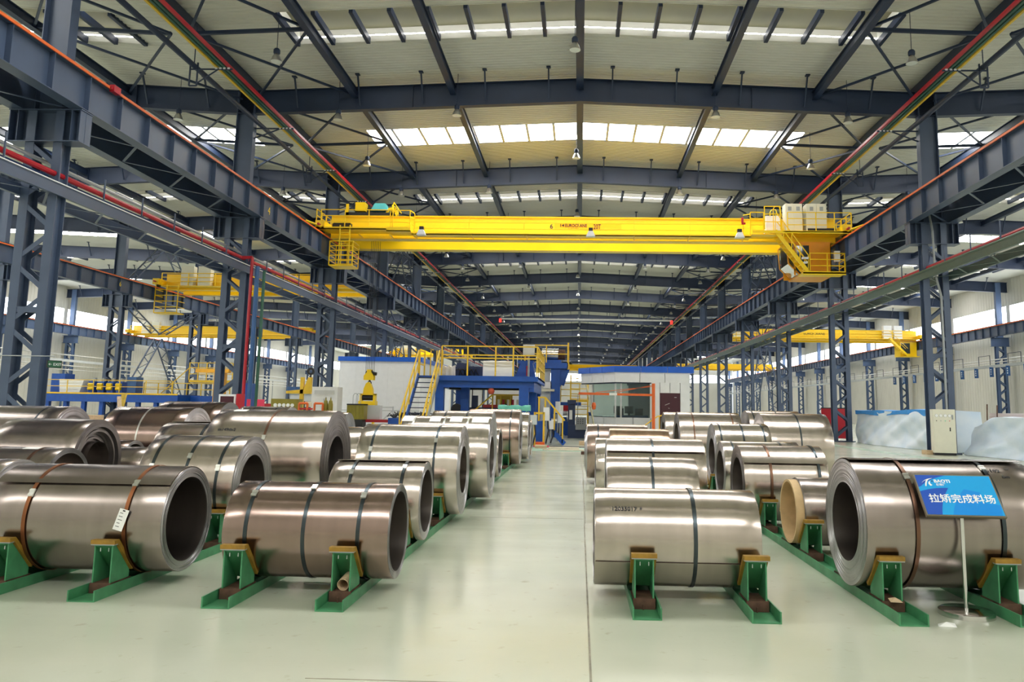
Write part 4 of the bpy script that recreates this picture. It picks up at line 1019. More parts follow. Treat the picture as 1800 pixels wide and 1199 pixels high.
MB().lathe([(.10, -.03), (.13, 0), (.10, .03), (.07, 0)], 'y', 16, (0, 0, 3.08), closed=True).tube((0, 0, 3.15), (0, 0, 3.3), .06, 8).build('hook', BLACK, hk)
tn = thing('coil_tongs', (-12.66, 46.2, 0), 'yellow coil tongs hanging below the black hook before the white building', 'tongs')
MB().prism([(-.3, 2.42), (.3, 2.42), (.26, 2.75), (.14, 3.05), (0, 3.14), (-.14, 3.05), (-.26, 2.75)], 'y', -.14, .14).build('head', YEL, tn)
b = MB()
for x in (-.4, .4): b.box(x - .06, x + .06, -.2, .2, 1.98, 2.42)
b.box(-.46, .46, -.2, .2, 2.36, 2.44).build('yoke', YEL, tn)
MB().tube((-.34, 0, 2.2), (.34, 0, 2.2), .16, 12).build('motor', BLACK, tn); MB().box(-.5, .5, -.3, .3, 1.72, 2.0).box(-.3, .3, -.32, .32, 1.5, 1.75).build('jaw_carrier', YEL, tn)
for s in (-1, 1): MB().bar((s * .42, 0, 1.75), (s * .36, 0, .62), .12, .2).build('arm', YEL, tn)

# ------------------------------------------------------------------ machines around the hall's middle
dk = thing('blue_platform', (0, 37, 0), 'blue steel machine platform with yellow railings and stair beside the aisle', 'platform')
D = lambda bb, nm, m=BLUE, **k: bb.build(nm, m, dk, **k)
D(MB().box(-7.0, -2.0, 0, 7.5, 3.12, 3.2), 'deck_plate'); D(MB().box(-7.0, -2.0, -.02, .06, 2.98, 3.22).box(-2.08, -2.0, .06, 7.5, 2.98, 3.22), 'edge_beam')
D(MB().box(-6.98, -2.25, .25, .55, 2.66, 3.12).box(-2.6, -2.2, .3, 7.4, 2.5, 3.12).box(-6.98, -6.7, .3, 7.4, 2.66, 3.12), 'floor_beam')
for x, y, w in ((-6.75, .4, .4), (-5.78, 2.2, .4), (-2.68, .4, .46), (-2.4, 2.6, .4), (-2.4, 6.6, .4), (-6.75, 6.6, .4)): D(MB().box(x - w / 2, x + w / 2, y - .2, y + .2, 0, 2.7), 'post')
for u, v in ((-6.65, -5.4), (-5.4, -4.05), (-4.05, -3.2), (-3.2, -2.05)): D(rails3(MB(), (u, 0, 3.22), (v, 0, 3.22), 1, (.85, 1.0, 1.42), .03), 'handrail', YELR)
for i in range(5): D(rails3(MB(), (-2.05, 1.5 * i, 3.22), (-2.05, 1.5 * i + 1.5, 3.22), 1, (.5, .95, 1.42), .028), 'handrail', YELR)
sp, sq = Vector((-7.25, -.1, 3.2)), Vector((-7.25, -3.6, 0.12))
for dx, m in ((-.48, BLUE), (.48, GREY)): D(MB().bar(sp + Vector((dx, 0, 0)), sq + Vector((dx, 0, 0)), .06, .26), 'stair_stringer', m)
for i in range(13): p = sp.lerp(sq, (i + .5) / 13); D(MB().box(p.x - .46, p.x + .46, p.y - .11, p.y + .11, p.z - .02, p.z + .02), 'tread', NAVY)
for dx in (-.5, .5):
    b = MB(); a, c = sp + Vector((dx, 0, 0)), sq + Vector((dx, 0, 0))
    for h in (.55, 1.2): b.bar(a + Vector((0, 0, h)), c + Vector((0, 0, h)), .06)
    for i in range(5): p = a.lerp(c, i / 4); b.bar(p, p + Vector((0, 0, 1.2)), .05, .05, (0, 1, 0))
    D(b, 'stair_rail', YELR)
D(MB().box(-7.75, -6.75, -.1, 1.2, 3.12, 3.2), 'landing'); D(rails3(MB(), (-7.72, 0, 3.2), (-7.72, 1.2, 3.2), 1, (.55, 1.2), .03), 'handrail', YELR)
for i in range(4): D(MB().bar((-7.72 + .3 * i, 1.2, 3.2), (-7.72 + .3 * i, 1.2, 4.5), .05, .05, (0, 1, 0)), 'baluster', YELR)
ds = MB()
# things standing on the platform
def cloth(name, x0, x1, y0, y1, z0, h, m, label, cat, seed=1, amp=.08, parent=None):
    rnd = random.Random(seed); n = 14; b = MB(); vs = []; ph = [rnd.uniform(0, 6) for _ in range(6)]
    prof = [(y0, z0), (y0 + .02, z0 + h * .55), (y0 + .08, z0 + h * .96), (y0 + .3, z0 + h), (y1 - .1, z0 + h), (y1, z0)]
    for i in range(n + 1):
        x = x0 + (x1 - x0) * i / n
        for j, (y, z) in enumerate(prof):
            k = math.sin(i * 1.1 + ph[j % 6]) * amp * (1 if 0 < j else .4); vs.append((x, y + k * .6, z + (k * .4 if 0 < j < 5 else 0)))
    m_ = len(prof); fs = [(i * m_ + j, i * m_ + j + 1, (i + 1) * m_ + j + 1, (i + 1) * m_ + j) for i in range(n) for j in range(m_ - 1)]
    fs += [tuple(range(m_)), tuple(n * m_ + j for j in range(m_))[::-1]]
    b.add(vs, fs); o = b.build(name, m, parent, smooth=True, ang=1.0)
    if label: tag(o, label, cat)
    return o
rl = MB().lathe([(.001, -.73), (.30, -.73), (.385, -.66), (.385, .66), (.30, .73), (.001, .73)], 'x', 24)
cloth('covered_roll', -4.72, -3.25, 37.5, 38.4, 3.2, .80, mat('white_cloth', (.88, .88, .88), .7, var=.02), 'white cloth-covered roll on the blue platform', 'roll', 3, .03)
cloth('draped_cloth', -6.75, -6.15, 37.4, 38.1, 3.2, .5, mat('dirty_cloth', (.6, .56, .5), .8, var=.2), 'dirty white cloth heaped beside the stair on the blue platform', 'cloth', 5, .1)
eq = thing('hydraulic_unit', (-5.7, 38.6, 3.2), 'dark blue hydraulic unit with black hoses on the blue platform', 'machine')
MB().box(-.8, .9, 0, .8, 0, .55).box(-.5, .1, .1, .7, .55, .72).build('tank', mat('dark_blue', (0.012, 0.03, 0.10), .4, var=.1), eq)
for i in range(5): MB().path([(-.6 + .25 * i, -.05, .05), (-.5 + .25 * i, -.25, .35), (-.3 + .2 * i, -.25, .4), (-.15 + .2 * i, -.1, .1)], .035, 6).build('hose', BLACK, eq)
bx = thing('gear_housing', (-2.75, 38.2, 3.2), 'blue gear housing beside the white roll on the blue platform', 'machine')
MB().prism([(-.5, 0), (.55, 0), (.4, .75), (-.2, .75), (-.3, .4)], 'y', 0, .9).box(-.35, .45, .05, .85, .75, .85).build('housing', BLUE, bx); MB().box(.1, .2, -.02, 0, .1, .6).build('nameplate', RED, bx)
gp = thing('junction_post', (-2.5, 37.6, 3.2), 'grey junction box on a thin post at the platform corner', 'box')
MB().tube((0, 0, 0), (0, 0, 1.2), .05, 8).build('post', GREY, gp); MB().box(-.28, .28, -.08, .08, 1.05, 1.6).build('box', LGREY, gp)
lt = MB().lathe([(.001, -.16), (.12, -.12), (.17, 0), (.12, .12), (.001, .16)], 'z', 14); tag(lt.build('warning_lamp', mat('lamp_red', (.45, .07, .03), .4, var=.1), loc=(-4.25, 37.2, 2.5), smooth=True), 'round red lamp hanging under the blue platform edge', 'lamp')
# machine under the platform
um = thing('uncoiler', (-4.3, 39.5, .42), 'dark blue uncoiler with yellow stair rails under the platform', 'machine')
MB().box(-1.6, 1.6, 0, 1.4, -.42, 1.3).box(-1.2, -.9, 0, .3, 1.05, 1.9).box(.3, .9, 0, .3, 1.05, 1.5).build('body', mat('dark_blue', (0.012, 0.03, 0.10), .4), um)
MB().path([(-1.0, -.3, 1.15), (-.1, -.3, 1.95), (1.6, -.3, 1.95)], .04, 6).build('stair_rail', YELR, um)
MB().box(.0, .85, .3, .5, 1.3, 1.95).build('guard_panel', YELR, um); MB().box(-.6, .2, -.1, .1, 1.3, 1.45).build('manifold', RED, um)
for x in (-.1, .3, .8, 1.3): MB().bar((x, -.3, 1.0), (x, -.3, 1.95), .05, .05, (0, 1, 0)).build('baluster', YELR, um)
MB().tube((-1.9, -.4, 1.2), (-1.9, -.3, 1.2), .28, 16).build('wheel', BLACK, um); MB().tube((-2.4, .2, 2.25), (1.5, .2, 2.25), .06, 8).build('pipe', BLACK, um)
for i in range(6): MB().tube((.2 + .24 * i, -.15, 1.3), (.2 + .24 * i, -.15, 1.72), .06, 8).build('valve', RED if i % 2 else CREAM, um)
tb = thing('teal_draped_rack', (-2.7, 33.2, 0), 'green frame covered with a teal cloth beside the far coils', 'frame')
for x in (-.45, .45): MB().bar((x, 0, 0), (x, 0, 1.72), .06, .06, (0, 1, 0)).build('post', TEAL, tb)
MB().bar((-.45, 0, 1.7), (.45, 0, 1.7), .06).build('beam', TEAL, tb)
cloth('cloth', -.75, .6, -.3, .5, 1.6, .22, TEAL, None, None, 9, .09, tb)
# side stair of the platform, and the control boxes along the aisle
ss = thing('side_stair', (-1.75, 37.2, 0), 'short yellow-railed stair leading down beside the platform towards the aisle', 'stair')
for dy in (0, .7): MB().bar((.0, dy, 1.15), (1.05, dy, .05), .05, .2).build('stringer', BLUE, ss)
for i in range(5): MB().box(.05 + .2 * i, .28 + .2 * i, 0, .7, 1.0 - .21 * i, 1.03 - .21 * i).build('tread', NAVY, ss)
for dy in (0, .7):
    b = MB().bar((-.25, dy, 2.25), (.1, dy, 2.25), .06).bar((.1, dy, 2.25), (1.05, dy, 1.15), .06)
    for x, z in ((-.2, 2.25), (.1, 2.25), (.55, 1.75), (.95, 1.25)): b.bar((x, dy, max(.1, z - 1.3)), (x, dy, z), .05, .05, (0, 1, 0))
    b.build('handrail', YELR, ss)
MB().box(-.5, .05, -.1, .8, 0, 1.12).build('side_plate', BLUE, ss)
def wbox(x, y, z, w, h, label, m=WHITE, post=True, d=.2, name='control_box'):
    r = thing(name, (x, y, 0), label, 'box')
    MB().box(-w / 2, w / 2, -d / 2, d / 2, z, z + h).build('enclosure', m, r)
    MB().box(-w / 2 + .02, w / 2 - .02, -d / 2 - .012, -d / 2, z + .03, z + h - .03).build('door', m, r)
    if post: MB().bar((0, .05, 0), (0, .05, z), .07, .07, (0, 1, 0)).build('post', GREY, r); MB().path([(.08, 0, z), (.12, -.05, z * .6), (0, -.1, .1)], .035, 6).build('cable', BLACK, r)
    return r
wbox(-2.05, 34.6, 1.0, .34, .42, 'grey switch box on the blue post beside the aisle', LGREY)
wbox(-1.55, 36.6, 1.15, .28, .62, 'tall white box on a post, foremost beside the platform stair'); wbox(-1.35, 37.0, .75, .26, .4, 'small white box low on a post beside the platform stair')
wbox(-1.15, 41.5, 1.5, .26, .6, 'white box highest of those beside the aisle'); wbox(-.98, 40.0, 1.0, .25, .62, 'white box on a post standing alone at the aisle edge')
om = thing('orange_pallet', (-1.75, 35.2, 0), 'bright red-orange metal tray on the floor below the boxes', 'tray')
MB().box(-.4, .4, -.3, .3, .0, .05).build('tray', PINK, om); MB().box(-.2, .2, -.1, .1, .05, .22).build('bracket', ORANGE, om)
yg = thing('yellow_gate', (-1.85, 35.9, 0), 'small yellow guard gate at the foot of the blue post', 'gate')
for x in (-.2, .22): MB().bar((x, 0, 0), (x, 0, 1.55), .09, .09, (0, 1, 0)).build('post', YELR, yg)
MB().bar((-.2, 0, 1.5), (.22, 0, 1.5), .09).build('beam', YELR, yg)
# second tower
tw = thing('blue_tower', (0, 49, 0), 'tall blue tower platform with yellow railing behind the first platform', 'platform')
T = lambda bb, nm, m=BLUE: bb.build(nm, m, tw)
T(MB().box(-3.6, -.75, 0, 5, 4.25, 4.62), 'deck'); T(MB().box(-1.85, -1.25, .2, .8, 0, 4.25), 'post'); T(MB().box(-3.5, -3.0, .2, .8, 0, 4.25), 'post'); T(MB().bar((-1.1, .5, 3.2), (-.75, .5, 4.25), .2, .2), 'brace')
T(MB().prism([(-1.25, 3.1), (-.75, 3.9), (-.75, 4.25), (-1.25, 4.25)], 'y', .3, .5), 'gusset'); T(MB().box(-2.5, -1.9, .5, 1.2, 0, 4.2), 'pillar', LGREY)
T(rails3(MB(), (-3.5, 0, 4.62), (-.78, 0, 4.62), 2, (.55, 1.1), .03), 'handrail', YELR); T(rails3(MB(), (-.78, 0, 4.62), (-.78, 4.8, 4.62), 3, (.55, 1.1), .03), 'handrail', YELR); T(MB().box(-.8, -.7, 0, .06, 4.2, 5.9), 'rail_plate', YELR)
T(MB().box(-1.6, .1, .6, 2, 1.95, 2.15), 'lower_deck'); T(rails3(MB(), (-1.2, .6, 2.15), (0, .6, 2.15), 1, (.4, .8, 1.2), .025), 'handrail', YELR); T(MB().box(-2.3, -1.8, .2, .3, 3.0, 3.4), 'screen', WHITE); T(MB().box(-2.4, -1.6, .1, .25, 2.8, 2.95), 'shelf', CREAM)
rr = thing('steel_roll', (-1.7, 49.6, 4.62), 'bright roll with rusty end on the blue tower', 'roll')
MB().tube((-.75, 0, .55), (.3, 0, .55), .38, 20).build('barrel', CHROME, rr, smooth=True, ang=.5); MB().tube((.3, 0, .55), (.75, 0, .55), .33, 16).build('end_block', RUST, rr); MB().box(-.6, .5, -.25, .25, 0, .2).build('cradle', BLUE, rr)
ld = thing('yellow_ladder', (0, 52, 0), 'tall yellow ladder at the end of the aisle', 'ladder')
for x in (-.6, .55): MB().bar((x, 0, 0), (x, 0, 4.0), .09, .09, (0, 1, 0)).build('stile', YELR, ld)
for i in range(11): MB().bar((-.6, 0, .35 + .34 * i), (.55, 0, .35 + .34 * i), .05).build('rung', YELR, ld)
MB().box(-.6, .55, -.1, .9, 2.2, 2.35).build('step_deck', YELR, ld)
bm = thing('blue_drive_unit', (0, 46.5, 0), 'dark blue drive unit with grey control panel at the end of the aisle', 'machine')
MB().box(-.68, .68, 0, 1.0, .0, .75).box(-.68, -.25, .1, .8, .75, 2.0).box(-.72, -.2, .0, .8, 2.0, 2.25).build('body', mat('dark_blue', (0.012, 0.03, 0.10), .4), bm)
MB().box(-.22, .42, -.15, -.02, .5, 1.25).build('control_panel', GREY, bm)
for i in range(3):
    for j in range(3): MB().box(-.1 + .14 * i, -.05 + .14 * i, -.17, -.15, .85 + .12 * j, .9 + .12 * j).build('button', BLACK, bm)
MB().box(-.6, -.42, -.08, .1, 1.1, 1.65).build('cylinder_block', SILVER, bm); MB().box(.5, .85, .1, .6, 0, 1.55).build('side_frame', BLUE, bm); MB().bar((.5, 0, .5), (.5, 0, 1.5), .1, .1, (0, 1, 0)).build('guard_post', YELR, bm)
fr = thing('wire_frame', (.25, 47.6, 0), 'thin grey wire frame behind the drive unit', 'frame')
for x in (-.35, .45): MB().bar((x, 0, 0), (x, 0, 2.6), .04, .04, (0, 1, 0)).build('post', GREY, fr)
MB().bar((-.35, 0, 2.6), (.45, 0, 2.6), .04).bar((-.35, 0, 1.9), (.45, 0, 1.9), .04).build('bar', GREY, fr)
pu = thing('small_pump', (1.05, 44.5, 0), 'small teal pump on a light grey cabinet before the control cabin', 'pump')
MB().box(-.5, .3, 0, .5, 0, 1.35).build('cabinet', LGREY, pu); MB().tube((-.1, -.1, 1.1), (.4, -.1, 1.1), .17, 12).build('motor', CYAN, pu)
for i, (x, y, s_) in enumerate(((-.62, 51, 1.0), (-1.0, 53, 1.3), (-1.5, 47.5, .9))):
    r = thing('stand_machine', (x, y, 0), ['small machine with red and silver parts behind the aisle boxes', 'machine with round silver heads below the lower deck', 'blue machine block beside the tower post'][i], 'machine')
    MB().box(-.35 * s_, .35 * s_, 0, .6, 0, .9 * s_).build('body', BLUE, r); MB().tube((-.2, -.1, 1.1 * s_), (.2, -.1, 1.1 * s_), .17, 10).build('head', SILVER, r); MB().box(-.1, .25, -.05, .3, 1.2 * s_, 1.55 * s_).build('block', RED if i < 2 else GREY, r)
# aisle end: pit cover, mats and boards
tag(MB().box(-2.2, 1.2, 35.4, 35.8, 0, .02).build('pit_cover', BLACK), 'black strip across the aisle before the machines', 'strip')
tag(MB().box(-2.1, .35, 31.9, 34.6, 0, .012).build('floor_mat', mat('teal_mat', (.33, .52, .42), .5, var=.1)), 'pale teal mat across the end of the aisle', 'mat')
for i, (x0, x1, y0, y1, z1, m) in enumerate(((-1.3, .0, 33.3, 34.2, .06, 'long'), (-1.5, .2, 32.2, 32.7, .05, 'front'), (-1.9, -1.4, 33.6, 34.3, .14, 'block'))):
    tag(MB().box(x0, x1, y0, y1, .012, z1).build('board', mat('pale_board', (.58, .50, .38), .6, var=.15) if i < 2 else WOOD), ['wide pale board on the teal mat', 'long narrow board at the near edge of the teal mat', 'short wooden block on the teal mat'][i], 'board')
tag(MB().box(.1, .55, 29.8, 30.0, 0, .12).build('wood_block', RUST, loc=(-.02, 0, 0)), 'rusty block on the floor at the far end of the handwritten coil column', 'block')
tag(MB().box(.0, .4, 37.5, 37.8, 0, .2).build('wood_block', WOOD), 'brown block on the floor before the drive unit', 'block')

# white building
wb = thing('white_building', (-16.3, 52, 0), 'white panel building with a blue roof edge behind the hanging tongs', 'building')
for i in range(5): MB().box(1.11 * i, 1.11 * i + 1.105, 0, .08, 0, 1.4 if False else 4.72).build('wall_panel', WHITE, wb)
MB().box(0, 5.55, -.015, 0, 1.40, 1.43).build('joint', GREY, wb)
for i in range(8): MB().box(5.47, 5.55, .08 + 1.5 * i, 1.57 + 1.5 * i, 0, 4.72).build('wall_panel', WHITE, wb)
MB().box(-.1, 5.65, -.1, 12.2, 4.72, 5.02).build('roof_edge', CABBLUE, wb); MB().box(0, 5.5, 0.1, 12, 4.6, 4.72).build('roof', WHITE, wb); MB().box(0, .08, .08, 12, 0, 4.6).build('wall_panel', WHITE, wb)
wf = thing('white_partition', (-8.5, 56, 0), 'white panel partition seen below the blue platform', 'partition')
for i in range(6):
    if i != 2: MB().box(.75 * i, .75 * i + .74, 0, .06, 0, 3.2).build('panel', WHITE, wf)
for x in (.75, 1.5, 2.25): MB().bar((x, -.05, 0), (x, -.05, 3.1), .06, .06, (0, 1, 0)).build('frame', BLACK, wf)

# control cabin
cbn = thing('control_cabin', (0, 42, 0), 'white control cabin with blue fascia and large windows beside the aisle', 'cabin')
K = lambda bb, nm, m=WHITE: bb.build(nm, m, cbn)
# the plan: a straight front from x 1.9 to 6.0 and a chamfer running back to (0, 45)
def strip(pts, z0, z1, t, nm, m, seg=None):
    for (xa, ya), (xb, yb) in zip(pts, pts[1:]):
        L = math.hypot(xb - xa, yb - ya); n = max(1, round(L / seg)) if seg else 1
        for i in range(n):
            u = Vector((xa, ya, 0)).lerp(Vector((xb, yb, 0)), i / n); v = Vector((xa, ya, 0)).lerp(Vector((xb, yb, 0)), (i + 1) / n); d = (v - u).normalized() * .014
            u = u + d; v = v - d; nn = Vector((-(v - u).y, (v - u).x, 0)).normalized() * t
            b = MB(); b.add([u + Vector((0, 0, z0)), v + Vector((0, 0, z0)), v + nn + Vector((0, 0, z0)), u + nn + Vector((0, 0, z0)), u + Vector((0, 0, z1)), v + Vector((0, 0, z1)), v + nn + Vector((0, 0, z1)), u + nn + Vector((0, 0, z1))],
                             [(3, 2, 1, 0), (4, 5, 6, 7), (0, 1, 5, 4), (1, 2, 6, 5), (2, 3, 7, 6), (3, 0, 4, 7)]); K(b, nm, m)
ft = [(-.1, 45.0 - 42), (1.88, -.1), (6.15, -.1), (6.15, 6)]
strip(ft, 3.74, 4.07, .1, 'fascia', CABBLUE, 1.3)
strip([(.08, 2.9), (1.9, 0), (5.95, 0), (5.95, 6)], 3.2, 3.74, .08, 'upper_panel', WHITE, 1.25)
K(MB().prism([(.08, 3.0), (1.9, .02), (5.9, .02), (5.9, 6), (.08, 6)], 'z', 3.68, 4.0), 'roof', WHITE)
K(MB().prism([(.1, 2.95), (1.95, .05), (3.9, .05), (3.9, .5), (2.0, .5), (.6, 2.95)], 'z', 3.14, 3.2), 'soffit', NAVY)
strip([(.75, 2.3), (1.95, .35), (3.84, .1)], 1.3, 3.16, .03, 'window_pane', GLASS, 2.0)
strip([(.75, 2.3), (1.95, .35), (3.84, .1)], .0, 1.3, .06, 'lower_panel', LGREY, 1.0)
for x, y in ((1.95, .35), (2.25, .3), (3.84, .1), (.75, 2.3)): K(MB().bar((x, y, 1.3), (x, y, 3.16), .09, .09, (0, 1, 0)), 'mullion', LGREY)
strip([(3.86, .05), (4.33, .03)], .0, 3.2, .06, 'wall_panel', WHITE); strip([(5.42, .03), (5.95, .03)], 0, 3.2, .06, 'wall_panel', WHITE, .6); strip([(4.33, .03), (5.42, .03)], 2.65, 3.2, .06, 'wall_panel', WHITE, .6)
strip([(5.93, .05), (5.93, 6)], 0, 3.2, .06, 'wall_panel', WHITE, 1.2)
dr = K(MB().box(4.33, 5.42, .03, .09, .5, 2.65), 'door', MAROON)
MB().box(4.38, 5.37, .015, .03, .55, 2.6).build('leaf', MAROON, dr)
MB().bar((4.6, .01, 2.0), (4.85, .01, 2.1), .02, .015).bar((4.78, .01, 1.85), (4.84, .01, 1.82), .02, .015).bar((5.1, .01, 2.42), (5.22, .01, 2.42), .02, .02).build('scratch', PAPER, dr)
K(MB().box(3.8, 5.6, -.9, .02, 0, .5), 'door_step', LGREY); K(MB().path([(3.2, -.9, .75), (4.1, -.9, 1.4), (4.35, -.9, 1.45)], .035, 6).bar((3.3, -.9, 0), (3.3, -.9, .8), .05, .05, (0, 1, 0)).bar((4.2, -.9, .5), (4.2, -.9, 1.45), .05, .05, (0, 1, 0)), 'step_rail', YELR)
K(MB().box(3.0, 5.9, 5.9, 5.98, 0, 3.7).box(.8, 3.0, 5.9, 5.98, 0, 1.3), 'back_wall', LGREY); K(MB().box(1.9, 3.9, .5, 5.8, .6, .7), 'cabin_floor', GREY)
dkk = thing('control_desk', (2.9, 43.2, .7), 'control desk inside the cabin window', 'desk'); MB().box(-.9, .9, 0, .6, .55, .72).build('desk_top', BLUE, dkk); MB().box(-.85, .85, .1, .5, 0, .55).build('desk_body', GREY, dkk)
for i, x in enumerate((2.15, 2.75)):
    mo = thing('monitor', (x, 43.3, 1.42), ['black monitor at the window post of the cabin', 'second black monitor farther along the cabin desk'][i], 'monitor'); MB().box(-.24, .24, 0, .06, .1, .5).build('screen', BLACK, mo); MB().box(-.05, .05, 0, .06, 0, .1).build('stand', BLACK, mo)
for i, x in enumerate((2.3, 3.4)):
    ch = thing('office_chair', (x, 44.4, .7), ['dark office chair behind the cabin desk, by the window post', 'dark office chair behind the cabin desk, by the door'][i], 'chair'); MB().box(-.25, .25, -.2, .25, .42, .5).build('seat', BLACK, ch); MB().box(-.23, .23, .2, .28, .5, 1.1).build('backrest', BLACK, ch); MB().tube((0, 0, 0), (0, 0, .42), .04, 8).build('stem', GREY, ch)
# jib crane, leaning pole
jb_ = thing('jib_hoist', (3.85, 40.6, 0), 'orange jib hoist post and arm in front of the control cabin', 'hoist')
MB().tube((0, 0, 0), (0, 0, 3.1), .085, 12).build('post', ORANGE, jb_); MB().bar((0, 0, 2.5), (-3.9, 0, 2.53), .1, .12).build('arm', ORANGE, jb_); MB().bar((0, 0, 3.02), (-1.9, 0, 2.62), .03).bar((0, 0, 2.95), (-3.0, 0, 2.6), .03).build('tie_rod', ORANGE, jb_)
MB().tube((-3.1, 0, 2.5), (-3.1, 0, 2.05), .012, 5).build('chain', BLACK, jb_); MB().lathe([(.001, -.2), (.08, -.18), (.12, 0), (.08, .16), (.001, .18)], 'z', 10, (-3.1, 0, 1.9)).build('hoist_unit', ORANGE, jb_); MB().box(-2.3, -1.9, -.06, .06, 2.46, 2.58).build('arm_splice', PAPER, jb_)
b = MB().tube((.35, 41.2, 3.0), (.72, 41.2, 1.2), .045, 8); b.tube((.72, 41.2, 1.2), (.9, 41.2, 0), .045, 8); tag(b.build('striped_pole', mat('faded_yellow', (.5, .48, .32), .5, var=.3, scale=8)), 'faded yellow pole leaning beside the cabin window', 'pole')

# gas rack, steel box, framed notice, etc. on the west side of the aisle
gr = thing('gas_manifold', (-16.5, 42, 0), 'olive gas manifold with five round gauges and red pipe frames', 'machine')
MB().box(-.35, 1.15, 0, .7, 1.25, 2.02).box(-.8, 2.6, 0, .8, .5, 1.25).build('tank', OLIVE, gr)
for i in range(5): MB().tube((-.1 + .235 * i, -.04, 1.68), (-.1 + .235 * i, 0, 1.68), .095, 14).build('gauge', PAPER, gr)
MB().box(-.75, -.35, .1, .6, 1.3, 1.75).build('red_block', RED, gr)
for x in (1.35, 2.2):
    MB().path([(x - .1, -.1, .6), (x - .1, -.1, 1.8), (x + .35, -.1, 1.8), (x + .35, -.1, .6)], .06, 8).build('pipe_frame', ORANGE, gr)
MB().tube((1.2, -.1, 1.5), (2.0, -.1, 1.5), .05, 8).build('red_pipe', RED, gr); MB().box(1.55, 1.85, -.05, .2, 1.6, 1.9).build('meter', CREAM, gr)
for i in range(2):
    g = thing('gas_bottle', (-13.86 + .27 * i, 42.1, 0), ['olive gas bottle next to the red pipe frame', 'olive gas bottle at the outer end, away from the red pipe frame'][i], 'gas bottle'); MB().lathe([(.001, .05), (.125, .05), (.13, .1), (.13, 1.75), (.09, 1.95), (.035, 2.0), (.035, 2.1), (.001, 2.1)], 'z', 14).build('cylinder', OLIVE, g, smooth=True); MB().tube((0, 0, 2.08), (0, 0, 2.16), .02, 6).build('valve', BRASS, g)
cr = thing('shop_crane', (-16.07, 44.5, 0), 'yellow standing hook crane behind the gas manifold', 'crane'); MB().box(-.1, .1, -.1, .1, 0, 3.3).build('mast', YELR, cr); MB().prism([(-.9, 2.35), (.55, 2.35), (.55, 3.3), (.35, 3.3), (.1, 2.6), (-.9, 2.5)], 'y', -.1, .1).build('arm', YELR, cr); MB().lathe([(.22, -.05), (.22, .05), (.1, .05), (.1, -.05)], 'y', 14, (.45, 0, 3.65), closed=True).tube((.45, 0, 3.2), (.45, 0, 3.5), .05, 6).build('hook', BLACK, cr)
wc = thing('white_cabinet', (-15.25, 46, 0), 'white cabinet block behind the olive gas bottles', 'cabinet'); MB().box(-.78, .78, 0, 1, 0, 2.8).build('body', WHITE, wc); MB().box(-.6, .6, -.02, 0, 2.35, 2.6).build('panel', LGREY, wc); MB().box(-.02, .02, -.02, 0, .2, 2.1).build('door_gap', GREY, wc)
ob = thing('cable_box', (-11.7, 40.5, 0), 'olive crate with wire loops on top beside the hanging tongs', 'crate'); MB().box(-.5, .4, 0, .7, 1.0, 1.8).build('crate', OLIVE, ob)
for i in range(5): MB().box(-.45 + .18 * i, -.40 + .18 * i, -.03, 0, 1.03, 1.76).build('slat', OLIVE, ob)
MB().path([(-.25, .2, 1.8), (-.25, .2, 2.25), (-.18, .2, 2.35), (-.08, .2, 2.35), (0, .2, 2.25), (0, .2, 1.8)], .015, 6).path([(-.1, .3, 1.8), (-.1, .3, 2.25), (-.03, .3, 2.35), (.07, .3, 2.35), (.13, .3, 2.25), (.13, .3, 1.8)], .015, 6).build('wire_loop', GREY, ob); MB().box(-.5, .4, -.05, .75, 1.74, 1.81).box(-.45, .35, 0, .7, 0, 1.0).build('tray', BLACK, ob)
rf = thing('red_work_table', (-10.9, 41.5, 0), 'low red frame table with grey and purple drums under the tongs', 'table'); MB().box(-1.0, .9, -.4, .4, .85, 1.0).build('table_top', RED, rf)
for x in (-.9, .8): MB().box(x - .05, x + .05, -.35, .35, 0, .85).build('leg', RED, rf)
MB().box(-.45, .25, -.2, .3, 1.0, 1.75).build('grey_box', LGREY, rf); MB().bar((.9, 0, 0), (.9, 0, 1.7), .06, .06, (0, 1, 0)).bar((.2, 0, 1.65), (.9, 0, 1.65), .06).bar((.3, 0, .9), (.9, 0, 1.5), .05).build('bracket_frame', LGREY, rf)
sc = thing('scrap_bin', (-8.5, 40.5, 0), 'blue bin heaped with dark wire scrap before the white building', 'bin'); MB().box(-1.5, 1.5, 0, 1.2, .1, 1.1).build('bin', BLUE, sc)
rnd = random.Random(4); b = MB()
for i in range(70):
    a = Vector((rnd.uniform(-1.4, 1.4), rnd.uniform(.1, 1.1), 1.1)); b.path([a, a + Vector((rnd.uniform(-.3, .3), rnd.uniform(-.2, .2), rnd.uniform(.1, .35))), a + Vector((rnd.uniform(-.5, .5), rnd.uniform(-.2, .2), rnd.uniform(.0, .2)))], .018, 5)
o = b.build('wire_scrap', BLACK, sc); o['kind'] = 'stuff'
fn = thing('framed_notice', (-14.0, 30.5, 0), 'framed maroon notice board on legs before the red pipe', 'notice board'); MB().box(-.34, .34, -.02, .02, 1.45, 2.08).build('frame', WHITE, fn); MB().box(-.27, .27, -.03, -.02, 1.52, 2.0).build('face', MAROON, fn); MB().box(-.2, .2, -.035, -.03, 1.58, 1.72).build('photo', WOOD, fn)
for x in (-.3, .3): MB().bar((x, 0, 0), (x, 0, 1.45), .05, .05, (0, 1, 0)).build('leg', GREY, fn)
MB().box(.45, .62, -.2, .2, 0, 2.1).build('side_panel', RED, fn)
